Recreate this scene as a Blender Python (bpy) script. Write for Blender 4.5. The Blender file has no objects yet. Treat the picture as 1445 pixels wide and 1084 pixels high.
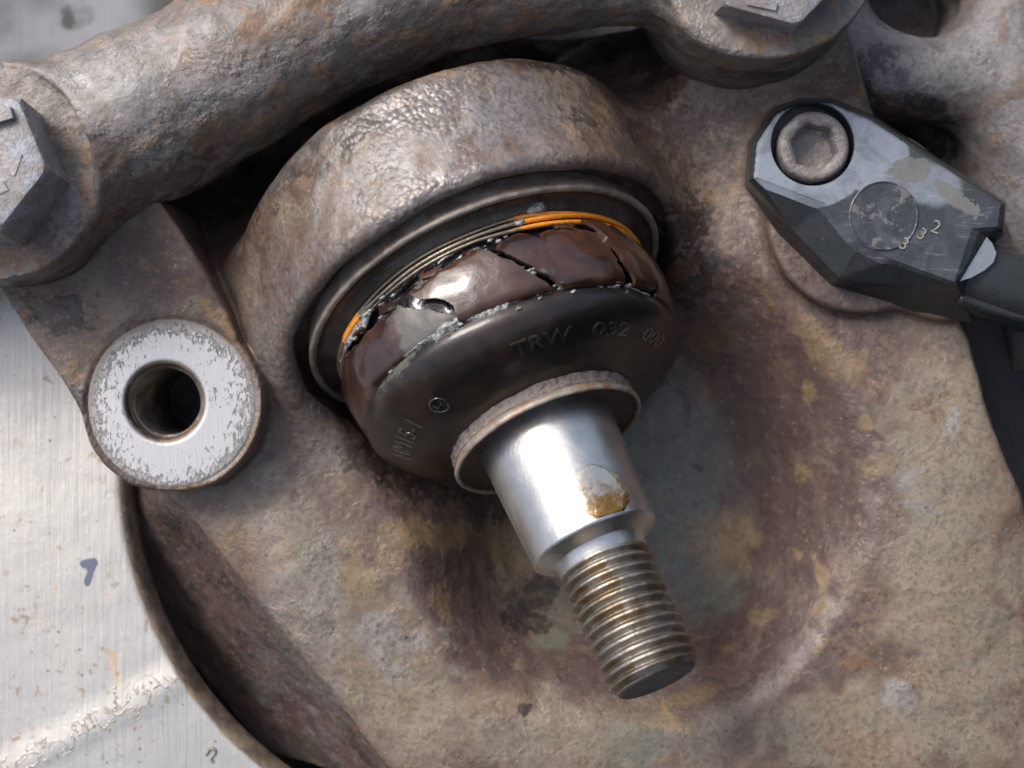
import bpy, bmesh, math, random
import numpy as np
from mathutils import Vector, Matrix

# ------------------------------------------------------------------ frame
# Working frame: X right, Y up, Z towards the camera, in units of one photo pixel
# at the reference plane; W() turns it into metres with the true vertical as world Z.
S = 0.000108
D = 1900.0
CX, CY = 722.5, 542.0
up = np.array([-0.42, 0.60, 0.68]); up /= np.linalg.norm(up)
zx = np.array([1.0, 0, 0]); zx = zx - up * zx.dot(up); zx /= np.linalg.norm(zx)
zy = np.cross(up, zx)
ROT = np.stack([zx, zy, up])            # rows: world axes in working frame

def W(p):
    return (np.asarray(p, float) @ ROT.T) * S

def U(px, py, z=0.0):
    k = (D - z) / D
    return np.array([(px - CX) * k, (CY - py) * k, z])

def proj(p):
    k = D / (D - p[..., 2])
    return CX + p[..., 0] * k, CY - p[..., 1] * k

scene = bpy.context.scene
col = scene.collection

# ------------------------------------------------------------------ camera
cam = bpy.data.cameras.new('camera')
camo = bpy.data.objects.new('camera', cam)
col.objects.link(camo)
cam.sensor_width = 36.0
cam.lens = 36.0 * D / 1445.0
cam.clip_start = 0.01
cam.clip_end = 50.0
Mr = Matrix([[*(ROT[i]), 0] for i in range(3)] + [[0, 0, 0, 1]])
camo.matrix_world = Matrix.Translation(Vector(W([0, 0, D]))) @ Mr
cam.dof.use_dof = True
cam.dof.focus_distance = (D - 90) * S
cam.dof.aperture_fstop = 16.0
scene.camera = camo

# ------------------------------------------------------------------ light
SUN = np.array([-0.54, 0.54, 0.65]); SUN /= np.linalg.norm(SUN)
sw = ROT @ SUN
world = bpy.data.worlds.new('World')
scene.world = world
world.use_nodes = True
wn = world.node_tree
bg = wn.nodes['Background']
sky = wn.nodes.new('ShaderNodeTexSky')
sky.sky_type = 'NISHITA'
sky.sun_disc = False
sky.sun_elevation = math.asin(sw[2])
sky.sun_rotation = math.atan2(sw[0], sw[1])
sky.air_density = 1.0
sky.dust_density = 6.0
sky.ozone_density = 0.6
hs = wn.nodes.new('ShaderNodeHueSaturation')
hs.inputs['Saturation'].default_value = 1.0
wn.links.new(sky.outputs[0], hs.inputs['Color'])
wn.links.new(hs.outputs[0], bg.inputs[0])
bg.inputs[1].default_value = 0.125
sl = bpy.data.lights.new('sun', 'SUN')
sl.energy = 1.9
sl.angle = math.radians(24)
sl.color = (1.0, 0.985, 0.955)
slo = bpy.data.objects.new('sun', sl)
col.objects.link(slo)
slo.rotation_euler = Vector(sw).to_track_quat('Z', 'Y').to_euler()
slo.location = Vector(W(SUN * 6000))
scene.view_settings.view_transform = 'Standard'
scene.view_settings.look = 'None'
scene.view_settings.exposure = 0.65
scene.cycles.max_bounces = 5
scene.cycles.diffuse_bounces = 3
scene.cycles.glossy_bounces = 3
scene.cycles.use_adaptive_sampling = True
scene.cycles.adaptive_threshold = 0.03
scene.cycles.use_denoising = True
scene.view_settings.gamma = 1.0
scene.view_settings.use_curve_mapping = False

# ------------------------------------------------------------------ numpy tools
def _hash(ix, iy, iz, seed):
    h = (ix.astype(np.uint32) * np.uint32(374761393) + iy.astype(np.uint32) * np.uint32(668265263)
         + iz.astype(np.uint32) * np.uint32(2147483647) + np.uint32(seed * 97531 + 17))
    h = (h ^ (h >> np.uint32(13))) * np.uint32(1274126177)
    h = h ^ (h >> np.uint32(16))
    return (h & np.uint32(0xffffff)).astype(np.float32) / np.float32(0xffffff)

def vnoise(p, seed=0):
    p = np.asarray(p, np.float64) + 5000.0
    i = np.floor(p).astype(np.int64)
    f = p - i
    f = f * f * (3 - 2 * f)
    r = 0
    for a in (0, 1):
        for b in (0, 1):
            for c in (0, 1):
                w = (f[:, 0] if a else 1 - f[:, 0]) * (f[:, 1] if b else 1 - f[:, 1]) * (f[:, 2] if c else 1 - f[:, 2])
                r = r + w * _hash(i[:, 0] + a, i[:, 1] + b, i[:, 2] + c, seed)
    return r - 0.5

def fbm(p, wl, octs=3, seed=0):
    r = 0
    amp = 1.0
    for o in range(octs):
        r = r + amp * vnoise(p / wl, seed + o * 7)
        wl *= 0.5
        amp *= 0.5
    return r

def sstep(a, b, x):
    t = np.clip((x - a) / (b - a), 0, 1)
    return t * t * (3 - 2 * t)

def smin(a, b, k):
    h = np.clip(0.5 + 0.5 * (b - a) / k, 0, 1)
    return b + (a - b) * h - k * h * (1 - h)

def smax(a, b, k):
    return -smin(-a, -b, k)

def polysdf(X, Y, P):
    P = np.asarray(P, np.float32)
    d = np.full(X.shape, 1e12, np.float32)
    s = np.ones(X.shape, np.float32)
    n = len(P)
    for i in range(n):
        a = P[i]; b = P[i - 1]
        ex, ey = b - a
        wx, wy = X - a[0], Y - a[1]
        t = np.clip((wx * ex + wy * ey) / (ex * ex + ey * ey), 0, 1)
        d = np.minimum(d, (wx - ex * t) ** 2 + (wy - ey * t) ** 2)
        c1 = Y >= a[1]; c2 = Y < b[1]; c3 = ex * wy > ey * wx
        flip = (c1 & c2 & c3) | (~c1 & ~c2 & ~c3)
        s = np.where(flip, -s, s)
    return s * np.sqrt(d)

def surface_nets(f, org, h):
    f = f.astype(np.float32)
    s = f < 0
    nx, ny, nz = f.shape
    cnt = np.zeros((nx - 1, ny - 1, nz - 1), np.uint8)
    for a in (0, 1):
        for b in (0, 1):
            for c in (0, 1):
                cnt += s[a:nx - 1 + a, b:ny - 1 + b, c:nz - 1 + c]
    act = (cnt > 0) & (cnt < 8)
    ci = np.argwhere(act)
    idx = np.full(act.shape, -1, np.int32)
    idx[act] = np.arange(len(ci))
    acc = np.zeros((len(ci), 3)); num = np.zeros(len(ci))
    corners = [(a, b, c) for a in (0, 1) for b in (0, 1) for c in (0, 1)]
    vals = {q: f[ci[:, 0] + q[0], ci[:, 1] + q[1], ci[:, 2] + q[2]] for q in corners}
    for q in corners:
        for ax in range(3):
            if q[ax] == 0:
                r = list(q); r[ax] = 1; r = tuple(r)
                va, vb = vals[q], vals[r]
                m = (va < 0) != (vb < 0)
                t = va[m] / (va[m] - vb[m])
                pt = np.tile(np.array(q, float), (m.sum(), 1)); pt[:, ax] += t
                acc[m] += pt; num[m] += 1
    V = (ci + acc / num[:, None]) * h + np.asarray(org)
    quads = []
    for ax in range(3):
        o1, o2 = (ax + 1) % 3, (ax + 2) % 3
        sa = [slice(None)] * 3; sb = [slice(None)] * 3
        sa[ax] = slice(0, -1); sb[ax] = slice(1, None)
        e = s[tuple(sa)] != s[tuple(sb)]
        p = np.argwhere(e)
        p = p[(p[:, o1] > 0) & (p[:, o2] > 0) & (p[:, o1] < f.shape[o1] - 1) & (p[:, o2] < f.shape[o2] - 1)]
        ins = s[p[:, 0], p[:, 1], p[:, 2]]
        def cell(d1, d2):
            q = p.copy(); q[:, o1] -= d1; q[:, o2] -= d2
            return idx[q[:, 0], q[:, 1], q[:, 2]]
        Q = np.stack([cell(1, 1), cell(0, 1), cell(0, 0), cell(1, 0)], 1)
        Q[~ins] = Q[~ins][:, ::-1]
        quads.append(Q)
    return V, np.concatenate(quads)

def grid_axes(lo, hi, h):
    return [np.arange(lo[i], hi[i] + h, h, dtype=np.float32) for i in range(3)]

def vnormals(V, Q):
    n = np.cross(V[Q[:, 2]] - V[Q[:, 0]], V[Q[:, 3]] - V[Q[:, 1]])
    N = np.zeros_like(V)
    for k in range(4):
        np.add.at(N, Q[:, k], n)
    return N / (np.linalg.norm(N, axis=1, keepdims=True) + 1e-9)

# ------------------------------------------------------------------ object tools
def mesh_obj(name, V, F, mat, parent=None, base=None, smooth=True, attrs=None, label=None, sharp=None):
    V = np.asarray(V, float)
    if parent is not None:
        base = np.array(parent['_b'])
    if base is None:
        base = V.mean(0)
    me = bpy.data.meshes.new(name)
    co = W(V - base)
    if isinstance(F, np.ndarray) and F.ndim == 2:
        k = F.shape[1]
        me.vertices.add(len(co)); me.vertices.foreach_set('co', co.astype(np.float32).ravel())
        me.loops.add(F.size); me.loops.foreach_set('vertex_index', F.astype(np.int32).ravel())
        me.polygons.add(len(F))
        me.polygons.foreach_set('loop_start', np.arange(0, F.size, k, dtype=np.int32))
        me.polygons.foreach_set('loop_total', np.full(len(F), k, np.int32))
        me.update(calc_edges=True)
        me.validate()
    else:
        me.from_pydata([tuple(c) for c in co], [], [tuple(int(i) for i in f) for f in F])
    me.polygons.foreach_set('use_smooth', np.full(len(me.polygons), smooth, bool))
    a = me.attributes.new('pp', 'FLOAT_VECTOR', 'POINT')
    a.data.foreach_set('vector', V.astype(np.float32).ravel())
    for k, v in (attrs or {}).items():
        a = me.attributes.new(k, 'FLOAT', 'POINT')
        a.data.foreach_set('value', np.asarray(v, np.float32))
    if sharp is not None and smooth:
        me.set_sharp_from_angle(angle=math.radians(sharp))
    me.materials.append(mat)
    me.update()
    o = bpy.data.objects.new(name, me)
    col.objects.link(o)
    if parent is not None:
        o.parent = parent
    else:
        o.location = Vector(W(base))
    o['_b'] = [float(x) for x in base]
    if label:
        o['label'] = label
    return o

def thing(name, label, cat, base, group=None):
    o = bpy.data.objects.new(name, None)
    col.objects.link(o)
    o.empty_display_size = 0.01
    o.location = Vector(W(base))
    o['_b'] = [float(x) for x in base]
    o['label'] = label; o['category'] = cat
    if group: o['group'] = group
    return o

def loft(rings, cap0=True, cap1=True):
    n = len(rings[0])
    V = np.concatenate([np.asarray(r, float) for r in rings])
    F = []
    for i in range(len(rings) - 1):
        for j in range(n):
            k = (j + 1) % n
            F.append((i * n + j, i * n + k, (i + 1) * n + k, (i + 1) * n + j))
    if cap0: F.append(tuple(range(n))[::-1])
    if cap1: F.append(tuple((len(rings) - 1) * n + j for j in range(n)))
    return V, F

def gridmesh(P):
    """P: (m,n,3) array -> verts, quads"""
    m, n = P.shape[:2]
    i = np.arange(m * n).reshape(m, n)
    Q = np.stack([i[:-1, :-1], i[1:, :-1], i[1:, 1:], i[:-1, 1:]], -1).reshape(-1, 4)
    return P.reshape(-1, 3), Q

def tube(path, radii, n=12):
    path = np.asarray(path, float)
    radii = np.broadcast_to(radii, len(path))
    T = np.gradient(path, axis=0); T /= np.linalg.norm(T, axis=1, keepdims=True)
    ref = np.array([0.3, 0.2, 0.93])
    rings = []
    for p, t, r in zip(path, T, radii):
        a = np.cross(t, ref); a /= np.linalg.norm(a); b = np.cross(t, a)
        th = np.linspace(0, 2 * np.pi, n, endpoint=False)[:, None]
        rings.append(p + r * (np.cos(th) * a + np.sin(th) * b))
    return loft(rings)

def catmull(P, n):
    P = np.asarray(P, float)
    Q = np.concatenate([[2 * P[0] - P[1]], P, [2 * P[-1] - P[-2]]])
    out = []
    for i in range(1, len(Q) - 2):
        t = np.linspace(0, 1, n, endpoint=False)[:, None]
        a, b, c, d = Q[i - 1], Q[i], Q[i + 1], Q[i + 2]
        out.append(0.5 * (2 * b + (c - a) * t + (2 * a - 5 * b + 4 * c - d) * t ** 2 + (3 * b - a - 3 * c + d) * t ** 3))
    out.append(P[-1:])
    return np.concatenate(out)

def text_mesh(body, size, extrude, bevel=0.0):
    cu = bpy.data.curves.new('t', 'FONT')
    cu.body = body; cu.size = size; cu.extrude = extrude
    cu.bevel_depth = bevel; cu.bevel_resolution = 1
    cu.resolution_u = 4
    o = bpy.data.objects.new('t', cu); col.objects.link(o)
    dg = bpy.context.evaluated_depsgraph_get(); dg.update()
    m = o.evaluated_get(dg).to_mesh()
    V = np.array([v.co[:] for v in m.vertices]); F = [tuple(p.vertices) for p in m.polygons]
    o.evaluated_get(dg).to_mesh_clear()
    bpy.data.objects.remove(o); bpy.data.curves.remove(cu)
    return V, F

def boolean_diff(V, F, cutters, bevel=0.0):
    def tmp(v, f):
        me = bpy.data.meshes.new('tmp'); me.from_pydata([tuple(map(float, c)) for c in v], [], f); me.update()
        bm = bmesh.new(); bm.from_mesh(me); bmesh.ops.recalc_face_normals(bm, faces=bm.faces); bm.to_mesh(me); bm.free()
        o = bpy.data.objects.new('tmp', me); col.objects.link(o); return o
    o = tmp(V, F)
    cs = [tmp(v, f) for v, f in cutters]
    for c in cs:
        md = o.modifiers.new('b', 'BOOLEAN'); md.object = c; md.operation = 'DIFFERENCE'; md.solver = 'EXACT'
    if bevel:
        md = o.modifiers.new('v', 'BEVEL'); md.width = bevel; md.segments = 3; md.limit_method = 'ANGLE'; md.angle_limit = math.radians(13)
    dg = bpy.context.evaluated_depsgraph_get(); dg.update()
    m = bpy.data.meshes.new_from_object(o.evaluated_get(dg))
    VV = np.array([v.co[:] for v in m.vertices]); FF = [tuple(p.vertices) for p in m.polygons]
    bpy.data.meshes.remove(m)
    for x in [o] + cs:
        me = x.data; bpy.data.objects.remove(x); bpy.data.meshes.remove(me)
    return VV, FF

# ------------------------------------------------------------------ materials
class NT:
    def __init__(self, name):
        self.mat = bpy.data.materials.new(name); self.mat.use_nodes = True
        self.t = self.mat.node_tree
        self.b = self.t.nodes['Principled BSDF']
        self._pp = None
    def n(self, ty): return self.t.nodes.new(ty)
    def set(self, sock, v):
        if hasattr(v, 'is_linked') or isinstance(v, bpy.types.NodeSocket): self.t.links.new(v, sock)
        else:
            if sock.type == 'RGBA' and len(v) == 3: v = (*v, 1)
            sock.default_value = v
    @property
    def pp(self):
        if self._pp is None:
            a = self.n('ShaderNodeAttribute'); a.attribute_name = 'pp'; self._pp = a.outputs['Vector']
        return self._pp
    def attr(self, name):
        a = self.n('ShaderNodeAttribute'); a.attribute_name = name; return a.outputs['Fac']
    def vec(self, scale, off=(0, 0, 0)):
        m = self.n('ShaderNodeVectorMath'); m.operation = 'MULTIPLY_ADD'
        self.set(m.inputs[0], self.pp)
        s = scale if isinstance(scale, (tuple, list)) else (scale,) * 3
        m.inputs[1].default_value = s; m.inputs[2].default_value = off
        return m.outputs[0]
    def noise(self, wl, detail=3, rough=.55, dist=0.0, off=(0, 0, 0)):
        x = self.n('ShaderNodeTexNoise')
        s = tuple(1.0 / w for w in wl) if isinstance(wl, (tuple, list)) else 1.0 / wl
        self.set(x.inputs['Vector'], self.vec(s, off))
        x.inputs['Scale'].default_value = 1.0; x.inputs['Detail'].default_value = detail
        x.inputs['Roughness'].default_value = rough; x.inputs['Distortion'].default_value = dist
        return x.outputs['Fac']
    def voro(self, wl, feature='F1', off=(0, 0, 0), out='Distance', rand=1.0):
        x = self.n('ShaderNodeTexVoronoi'); x.feature = feature
        self.set(x.inputs['Vector'], self.vec(1.0 / wl, off)); x.inputs['Scale'].default_value = 1.0
        x.inputs['Randomness'].default_value = rand
        return x.outputs[out]
    def m(self, op, a, b=0.0, c=0.0, clamp=False):
        x = self.n('ShaderNodeMath'); x.operation = op; x.use_clamp = clamp
        self.set(x.inputs[0], a); self.set(x.inputs[1], b); self.set(x.inputs[2], c)
        return x.outputs[0]
    def ss(self, v, lo, hi, o0=0.0, o1=1.0):
        x = self.n('ShaderNodeMapRange'); x.interpolation_type = 'SMOOTHSTEP'
        self.set(x.inputs[0], v); x.inputs[1].default_value = lo; x.inputs[2].default_value = hi
        x.inputs[3].default_value = o0; x.inputs[4].default_value = o1
        return x.outputs[0]
    def mix(self, f, a, b, mode='MIX'):
        x = self.n('ShaderNodeMix'); x.data_type = 'RGBA'; x.blend_type = mode; x.clamp_factor = True
        self.set(x.inputs[0], f); self.set(x.inputs[6], a); self.set(x.inputs[7], b)
        return x.outputs[2]
    def mixf(self, f, a, b):
        x = self.n('ShaderNodeMix'); x.data_type = 'FLOAT'
        self.set(x.inputs[0], f); self.set(x.inputs[2], a); self.set(x.inputs[3], b)
        return x.outputs[0]
    def bump(self, hgt, dist, strength=1.0, prev=None):
        x = self.n('ShaderNodeBump'); self.set(x.inputs['Height'], hgt)
        x.inputs['Distance'].default_value = dist * S; x.inputs['Strength'].default_value = strength
        if prev is not None: self.set(x.inputs['Normal'], prev)
        return x.outputs[0]
    def out(self, color=None, rough=None, metal=None, normal=None, spec=None, coat=None, coat_rough=None, **k):
        b = self.b
        for nm, v in (('Base Color', color), ('Roughness', rough), ('Metallic', metal), ('Normal', normal),
                      ('Specular IOR Level', spec), ('Coat Weight', coat), ('Coat Roughness', coat_rough)):
            if v is not None: self.set(b.inputs[nm], v)
        for nm, v in k.items(): self.set(b.inputs[nm.replace('_', ' ')], v)
        return self.mat

def cast_mat(name, c1, c2, dust, rust, dustlo=.48, rustlo=.6, rough=(.45, .8), fine=1.0, spec=.5, wl=1.0, pits=1.0, attrs=False, off=(0, 0, 0)):
    N = NT(name)
    if attrs:           # the broad patches come from the mesh itself
        n0, n1, n2 = N.attr('n0'), N.attr('n1'), N.attr('n2')
    else:
        n0 = N.noise(170 * wl, 3, .6, .6, off)
        n1 = N.noise(62 * wl, 3, .62, .8, (3.1, 7.7, 1.3))
        n2 = N.noise(30 * wl, 3, .65, .3, (9.1, 2.7, 4.3))
    n3 = N.noise(9 * wl, 3, .6, 0, (1.1, 5.7, 8.3))
    n4 = N.noise(4.2, 1, .65)
    c = N.mix(N.ss(n0, .35, .65), c1, c2)
    dm = N.ss(N.m('ADD', n1, N.m('MULTIPLY', N.m('SUBTRACT', n3, .5), .35)), dustlo, dustlo + .16)
    c = N.mix(N.m('MULTIPLY', dm, .8), c, dust)
    rm = N.ss(N.m('ADD', n2, N.m('MULTIPLY', N.m('SUBTRACT', n0, .5), .5)), rustlo, rustlo + .07)
    c = N.mix(N.m('MULTIPLY', rm, .8), c, rust)
    # small pale flecks and dark pits
    v = N.voro(11 * wl)
    vr = N.n('ShaderNodeTexVoronoi'); N.set(vr.inputs['Vector'], N.vec(1 / (8.0 * wl), (3.3, 1.2, 7.1))); vr.inputs['Scale'].default_value = 1.0
    sx = N.n('ShaderNodeSeparateColor'); N.set(sx.inputs[0], vr.outputs['Color'])
    fleck = N.m('MULTIPLY', N.ss(v, .22, .12), N.ss(n1, .5, .6))
    c = N.mix(N.m('MULTIPLY', fleck, .3), c, tuple(min(.55, x * 1.7 + .08) for x in dust))
    rgh = N.m('ADD', rough[0], N.m('MULTIPLY', n2, rough[1] - rough[0]))
    relief = N.m('MULTIPLY', dm, .3)
    metal = 0.0
    if attrs:
        e = N.m('ADD', N.m('MULTIPLY', N.m('SUBTRACT', n3, .5), 1.2), N.m('MULTIPLY', N.m('SUBTRACT', n2, .5), 1.3))
        def lay(at, colr, k=.82, lo=.28, hi=.56):
            a = N.attr(at)
            mm = N.m('MULTIPLY', N.ss(N.m('ADD', a, N.m('MULTIPLY', e, N.ss(a, .02, .35))), lo, hi), k)
            return mm, N.mix(mm, c, colr)
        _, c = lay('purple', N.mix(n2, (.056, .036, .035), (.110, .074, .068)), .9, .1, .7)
        _, c = lay('green', N.mix(n3, (.090, .108, .082), (.175, .198, .155)), .75, .15, .7)
        _, c = lay('pale', N.mix(n3, (.195, .165, .120), (.29, .252, .190)), .75, .15, .7)
        mo, c = lay('ochre', N.mix(n3, (.185, .120, .055), (.30, .205, .10)), .68, .22, .75)
        relief = N.m('ADD', relief, N.m('MULTIPLY', mo, .25))
        mo, c = lay('rust', N.mix(n3, (.16, .080, .038), (.25, .135, .065)), .55, .22, .8)
        relief = N.m('ADD', relief, N.m('MULTIPLY', mo, .25))
        md, c = lay('oil', (.018, .016, .015), .9)  # oily stains, and shade put into the colour
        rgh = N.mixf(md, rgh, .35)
        mg, c = lay('grey', N.mix(n3, (.21, .205, .20), (.33, .323, .317)), .65)
        gl = N.m('MULTIPLY', N.attr('gloss'), N.ss(N.m('ADD', n0, N.m('MULTIPLY', N.m('SUBTRACT', n2, .5), .6)), .25, .6))
        c = N.mix(N.m('MULTIPLY', gl, .85), c, N.mix(n2, (.20, .185, .18), (.30, .285, .285)))
        rgh = N.mixf(gl, rgh, .42)
        metal = N.m('MULTIPLY', gl, .45)
    if attrs:
        c = N.mix(N.ss(n1, .52, .62, 0, .22), c, tuple(x * .62 for x in c1))
        c = N.mix(N.ss(n2, .54, .66, 0, .2), c, (.13, .125, .10))
        c = N.mix(N.ss(N.m('ADD', n1, N.m('MULTIPLY', N.m('SUBTRACT', n3, .5), .5)), .40, .30, 0, .25), c, (.22, .135, .08))
    spot = N.m('MULTIPLY', N.ss(vr.outputs['Distance'], .48, .28), N.ss(sx.outputs[0], .72, .8))
    c = N.mix(N.m('MULTIPLY', spot, .42), c, N.mix(N.ss(sx.outputs[1], .3, .6), tuple(x * .45 for x in c1), rust))
    spot2 = N.m('MULTIPLY', N.ss(vr.outputs['Distance'], .40, .2), N.ss(sx.outputs[2], .84, .9))
    c = N.mix(N.m('MULTIPLY', spot2, .2), c, tuple(min(.5, x * 1.5 + .05) for x in dust))
    c = N.mix(N.ss(n3, .42, .66, 0, .45), c, tuple(x * .55 for x in c1))
    c = N.mix(1.0, c, N.mix(n4, (.74, .74, .74), (1.26, 1.26, 1.26)), 'MULTIPLY')
    # relief, in pixels of height
    hgt = N.m('MULTIPLY', N.m('ADD', n2, relief), 3.0 * fine)
    hgt = N.m('ADD', hgt, N.m('MULTIPLY', N.m('SUBTRACT', n3, N.m('MULTIPLY', N.ss(v, .3, .1), .3 * pits)), .75 * fine))
    hgt = N.m('ADD', hgt, N.m('MULTIPLY', n4, .55 * fine))
    if attrs:
        pv = vr.outputs['Distance']
        hgt = N.m('SUBTRACT', hgt, N.m('MULTIPLY', N.m('MULTIPLY', pv, N.m('MULTIPLY', N.attr('gloss'), N.ss(n1, .3, .65))), 1.5))
    nb = N.bump(hgt, 1.0)
    return N.out(c, rgh, metal, nb, spec)

M = {}
M['knuckle'] = cast_mat('knuckle_iron', (.098, .064, .050), (.148, .103, .078), (.205, .166, .125), (.25, .135, .060), attrs=True, rustlo=.62, rough=(.34, .60), fine=.72)
M['arm'] = cast_mat('arm_iron', (.108, .091, .078), (.155, .135, .117), (.25, .24, .225), (.24, .135, .075), dustlo=.5, rustlo=.585, off=(4, 1, 9), attrs=True, fine=.95, rough=(.36, .66))
M['far'] = cast_mat('far_iron', (.10, .092, .095), (.16, .148, .148), (.20, .19, .19), (.16, .10, .075), rustlo=.66, attrs=True, off=(7, 3, 2))
M['bolt'] = cast_mat('bolt_steel', (.20, .18, .175), (.27, .25, .25), (.30, .33, .38), (.24, .15, .11), dustlo=.47, rustlo=.6, rough=(.35, .6), wl=.6, fine=.5)
M['screw'] = cast_mat('screw_steel', (.15, .13, .122), (.21, .19, .182), (.28, .262, .255), (.20, .14, .11), rough=(.3, .6), wl=.4, fine=.6)

def m_plate():
    N = NT('zinc_plate')
    n0 = N.noise(240, 4, .55, .4); n1 = N.noise(26, 5, .7, .3, (3, 3, 3)); n2 = N.noise(5, 3, .6)
    br = N.noise((7, 160, 40), 3, .6, 0.0, (1, 2, 3))
    c = N.mix(n0, (.50, .48, .43), (.60, .575, .515))
    c = N.mix(N.ss(br, .52, .75, 0, .4), c, (.44, .46, .46))
    spots = N.m('MULTIPLY', N.ss(N.noise(17, 4, .65, .5, (8, 1, 1)), .60, .68), N.ss(n0, .38, .55))
    c = N.mix(N.m('MULTIPLY', spots, .7), c, (.36, .24, .14))
    v = N.voro(34, out='Distance', off=(2, 9, 4))
    c = N.mix(N.ss(v, .085, .05, 0, .75), c, (.20, .15, .12))
    a = N.attr('crack')
    rdg = N.m('ABSOLUTE', N.m('SUBTRACT', N.noise(46, 4, .6, .6, (2, 6, 1)), .5))
    thin = N.m('MULTIPLY', N.ss(rdg, .022, .004, 0, .7), N.ss(N.m('ADD', a, N.m('MULTIPLY', N.m('SUBTRACT', n0, .5), 1.2)), .45, .8))
    core = N.ss(N.m('ADD', N.attr('seam'), N.m('ADD', N.m('MULTIPLY', N.m('SUBTRACT', n1, .5), 1.1), N.m('MULTIPLY', N.m('SUBTRACT', n2, .5), .9))), .62, .95)
    cr = N.m('MAXIMUM', N.m('MULTIPLY', thin, .8), core)
    c = N.mix(N.m('MULTIPLY', cr, .85), c, N.mix(n2, (.10, .075, .05), (.26, .20, .13)))
    l = N.ss(N.m('ADD', N.attr('lip'), N.m('MULTIPLY', N.m('SUBTRACT', n1, .5), .5)), .4, .6)
    c = N.mix(l, c, N.mix(N.ss(n1, .35, .65), (.11, .08, .058), N.mix(n2, (.20, .14, .09), (.31, .25, .18))))
    r = N.attr('streak')
    rs = N.ss(N.m('ADD', r, N.m('ADD', N.m('MULTIPLY', N.m('SUBTRACT', n1, .5), 1.6), N.m('MULTIPLY', N.m('SUBTRACT', n2, .5), .8))), .5, 1.05, 0, .7)
    c = N.mix(rs, c, (.42, .27, .15))
    ik = N.attr('ink')
    c = N.mix(N.ss(N.m('ADD', ik, N.m('MULTIPLY', N.m('SUBTRACT', n2, .5), .5)), .45, .6), c, (.17, .18, .23))
    g = N.attr('grime')  # dark blotch, and shade put into the plate's colour
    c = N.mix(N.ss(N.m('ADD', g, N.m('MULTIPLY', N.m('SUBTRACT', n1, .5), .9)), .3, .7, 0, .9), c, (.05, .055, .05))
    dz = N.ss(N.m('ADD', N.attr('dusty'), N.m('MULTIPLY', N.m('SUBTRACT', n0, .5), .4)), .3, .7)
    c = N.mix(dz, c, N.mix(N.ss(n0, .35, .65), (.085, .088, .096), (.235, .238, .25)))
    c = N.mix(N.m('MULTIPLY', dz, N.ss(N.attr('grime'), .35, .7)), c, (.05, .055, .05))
    dirt = N.m('ADD', N.m('ADD', cr, dz), N.m('ADD', l, rs), clamp=True)
    nb = N.bump(N.m('ADD', N.m('SUBTRACT', N.m('MULTIPLY', n1, .5), cr), N.m('MULTIPLY', br, .5)), 1.5)
    return N.out(c, N.mixf(dirt, N.m('ADD', .36, N.m('MULTIPLY', n1, .16)), .75), N.mixf(dirt, .8, 0.0), nb)
M['plate'] = m_plate()

def m_metal(name, c1, c2, rough, grain, metal=1.0, tint=None, bump=.5, wl=20):
    N = NT(name)
    n = N.noise(grain, 3, .6); n1 = N.noise(wl, 4, .6, .5, (4, 4, 4)); n2 = N.noise(3, 2)
    c = N.mix(N.ss(n1, .35, .7), c1, c2)
    if tint is not None:
        c = N.mix(N.ss(N.noise(wl * 1.7, 4, .65, .8, (8, 2, 6)), .5, .62, 0, .8), c, tint)
    return N.out(c, N.m('ADD', rough[0], N.m('MULTIPLY', n1, rough[1] - rough[0])), metal, N.bump(N.m('ADD', n, N.m('MULTIPLY', n2, .3)), bump))
M['stud'] = m_metal('ground_steel', (.52, .515, .50), (.64, .63, .605), (.30, .46), (14, 14, 3), bump=.35, wl=50)
M['thread'] = m_metal('oiled_thread_steel', (.22, .20, .175), (.32, .295, .26), (.3, .55), (9, 9, 9), tint=(.18, .128, .072), bump=1.2, wl=30, metal=.85)
M['end'] = m_metal('sooty_steel', (.05, .045, .043), (.10, .09, .085), (.5, .75), (9, 9, 9), metal=.2, bump=1.0)  # end face turned from the light, its shade painted dark
M['rim'] = m_metal('rim_steel', (.27, .225, .185), (.37, .32, .27), (.4, .6), (12, 12, 12), metal=.35, tint=(.20, .15, .11), bump=1.2)
M['washer'] = m_metal('washer_steel', (.22, .185, .155), (.33, .285, .24), (.35, .6), (9, 9, 9), metal=.3, tint=(.24, .12, .05), bump=1.0)
M['recess'] = m_metal('oily_rust', (.036, .024, .017), (.075, .048, .032), (.45, .65), (12, 12, 12), metal=0.0, bump=2.0)  # rust brown, darkened to paint the hollow's shade
M['face'] = None

def m_face():
    N = NT('machined_face_metal')
    n1 = N.noise((5, 11, 8), 5, .72, .6); n0 = N.noise(60, 3, .5, .3, (5, 5, 5)); n2 = N.noise((2.2, 40, 20), 3, .6)
    e = N.attr('edge')
    pit = N.ss(N.m('ADD', N.m('ADD', n1, N.m('MULTIPLY', N.m('SUBTRACT', n0, .5), .35)), N.m('MULTIPLY', e, .30)), .62, .72)
    c = N.mix(pit, N.mix(n2, (.40, .40, .40), (.54, .54, .535)), N.mix(n1, (.24, .225, .21), (.38, .365, .35)))
    c = N.mix(N.ss(N.m('ADD', e, N.m('MULTIPLY', N.m('SUBTRACT', n0, .5), 1.5)), .75, 1.25, 0, .8), c, (.17, .145, .125))
    nb = N.bump(N.m('SUBTRACT', N.m('MULTIPLY', n2, .15), pit), 1.8)
    return N.out(c, N.mixf(pit, .46, .7), N.mixf(pit, .45, .1), nb)
M['face'] = m_face()

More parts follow.
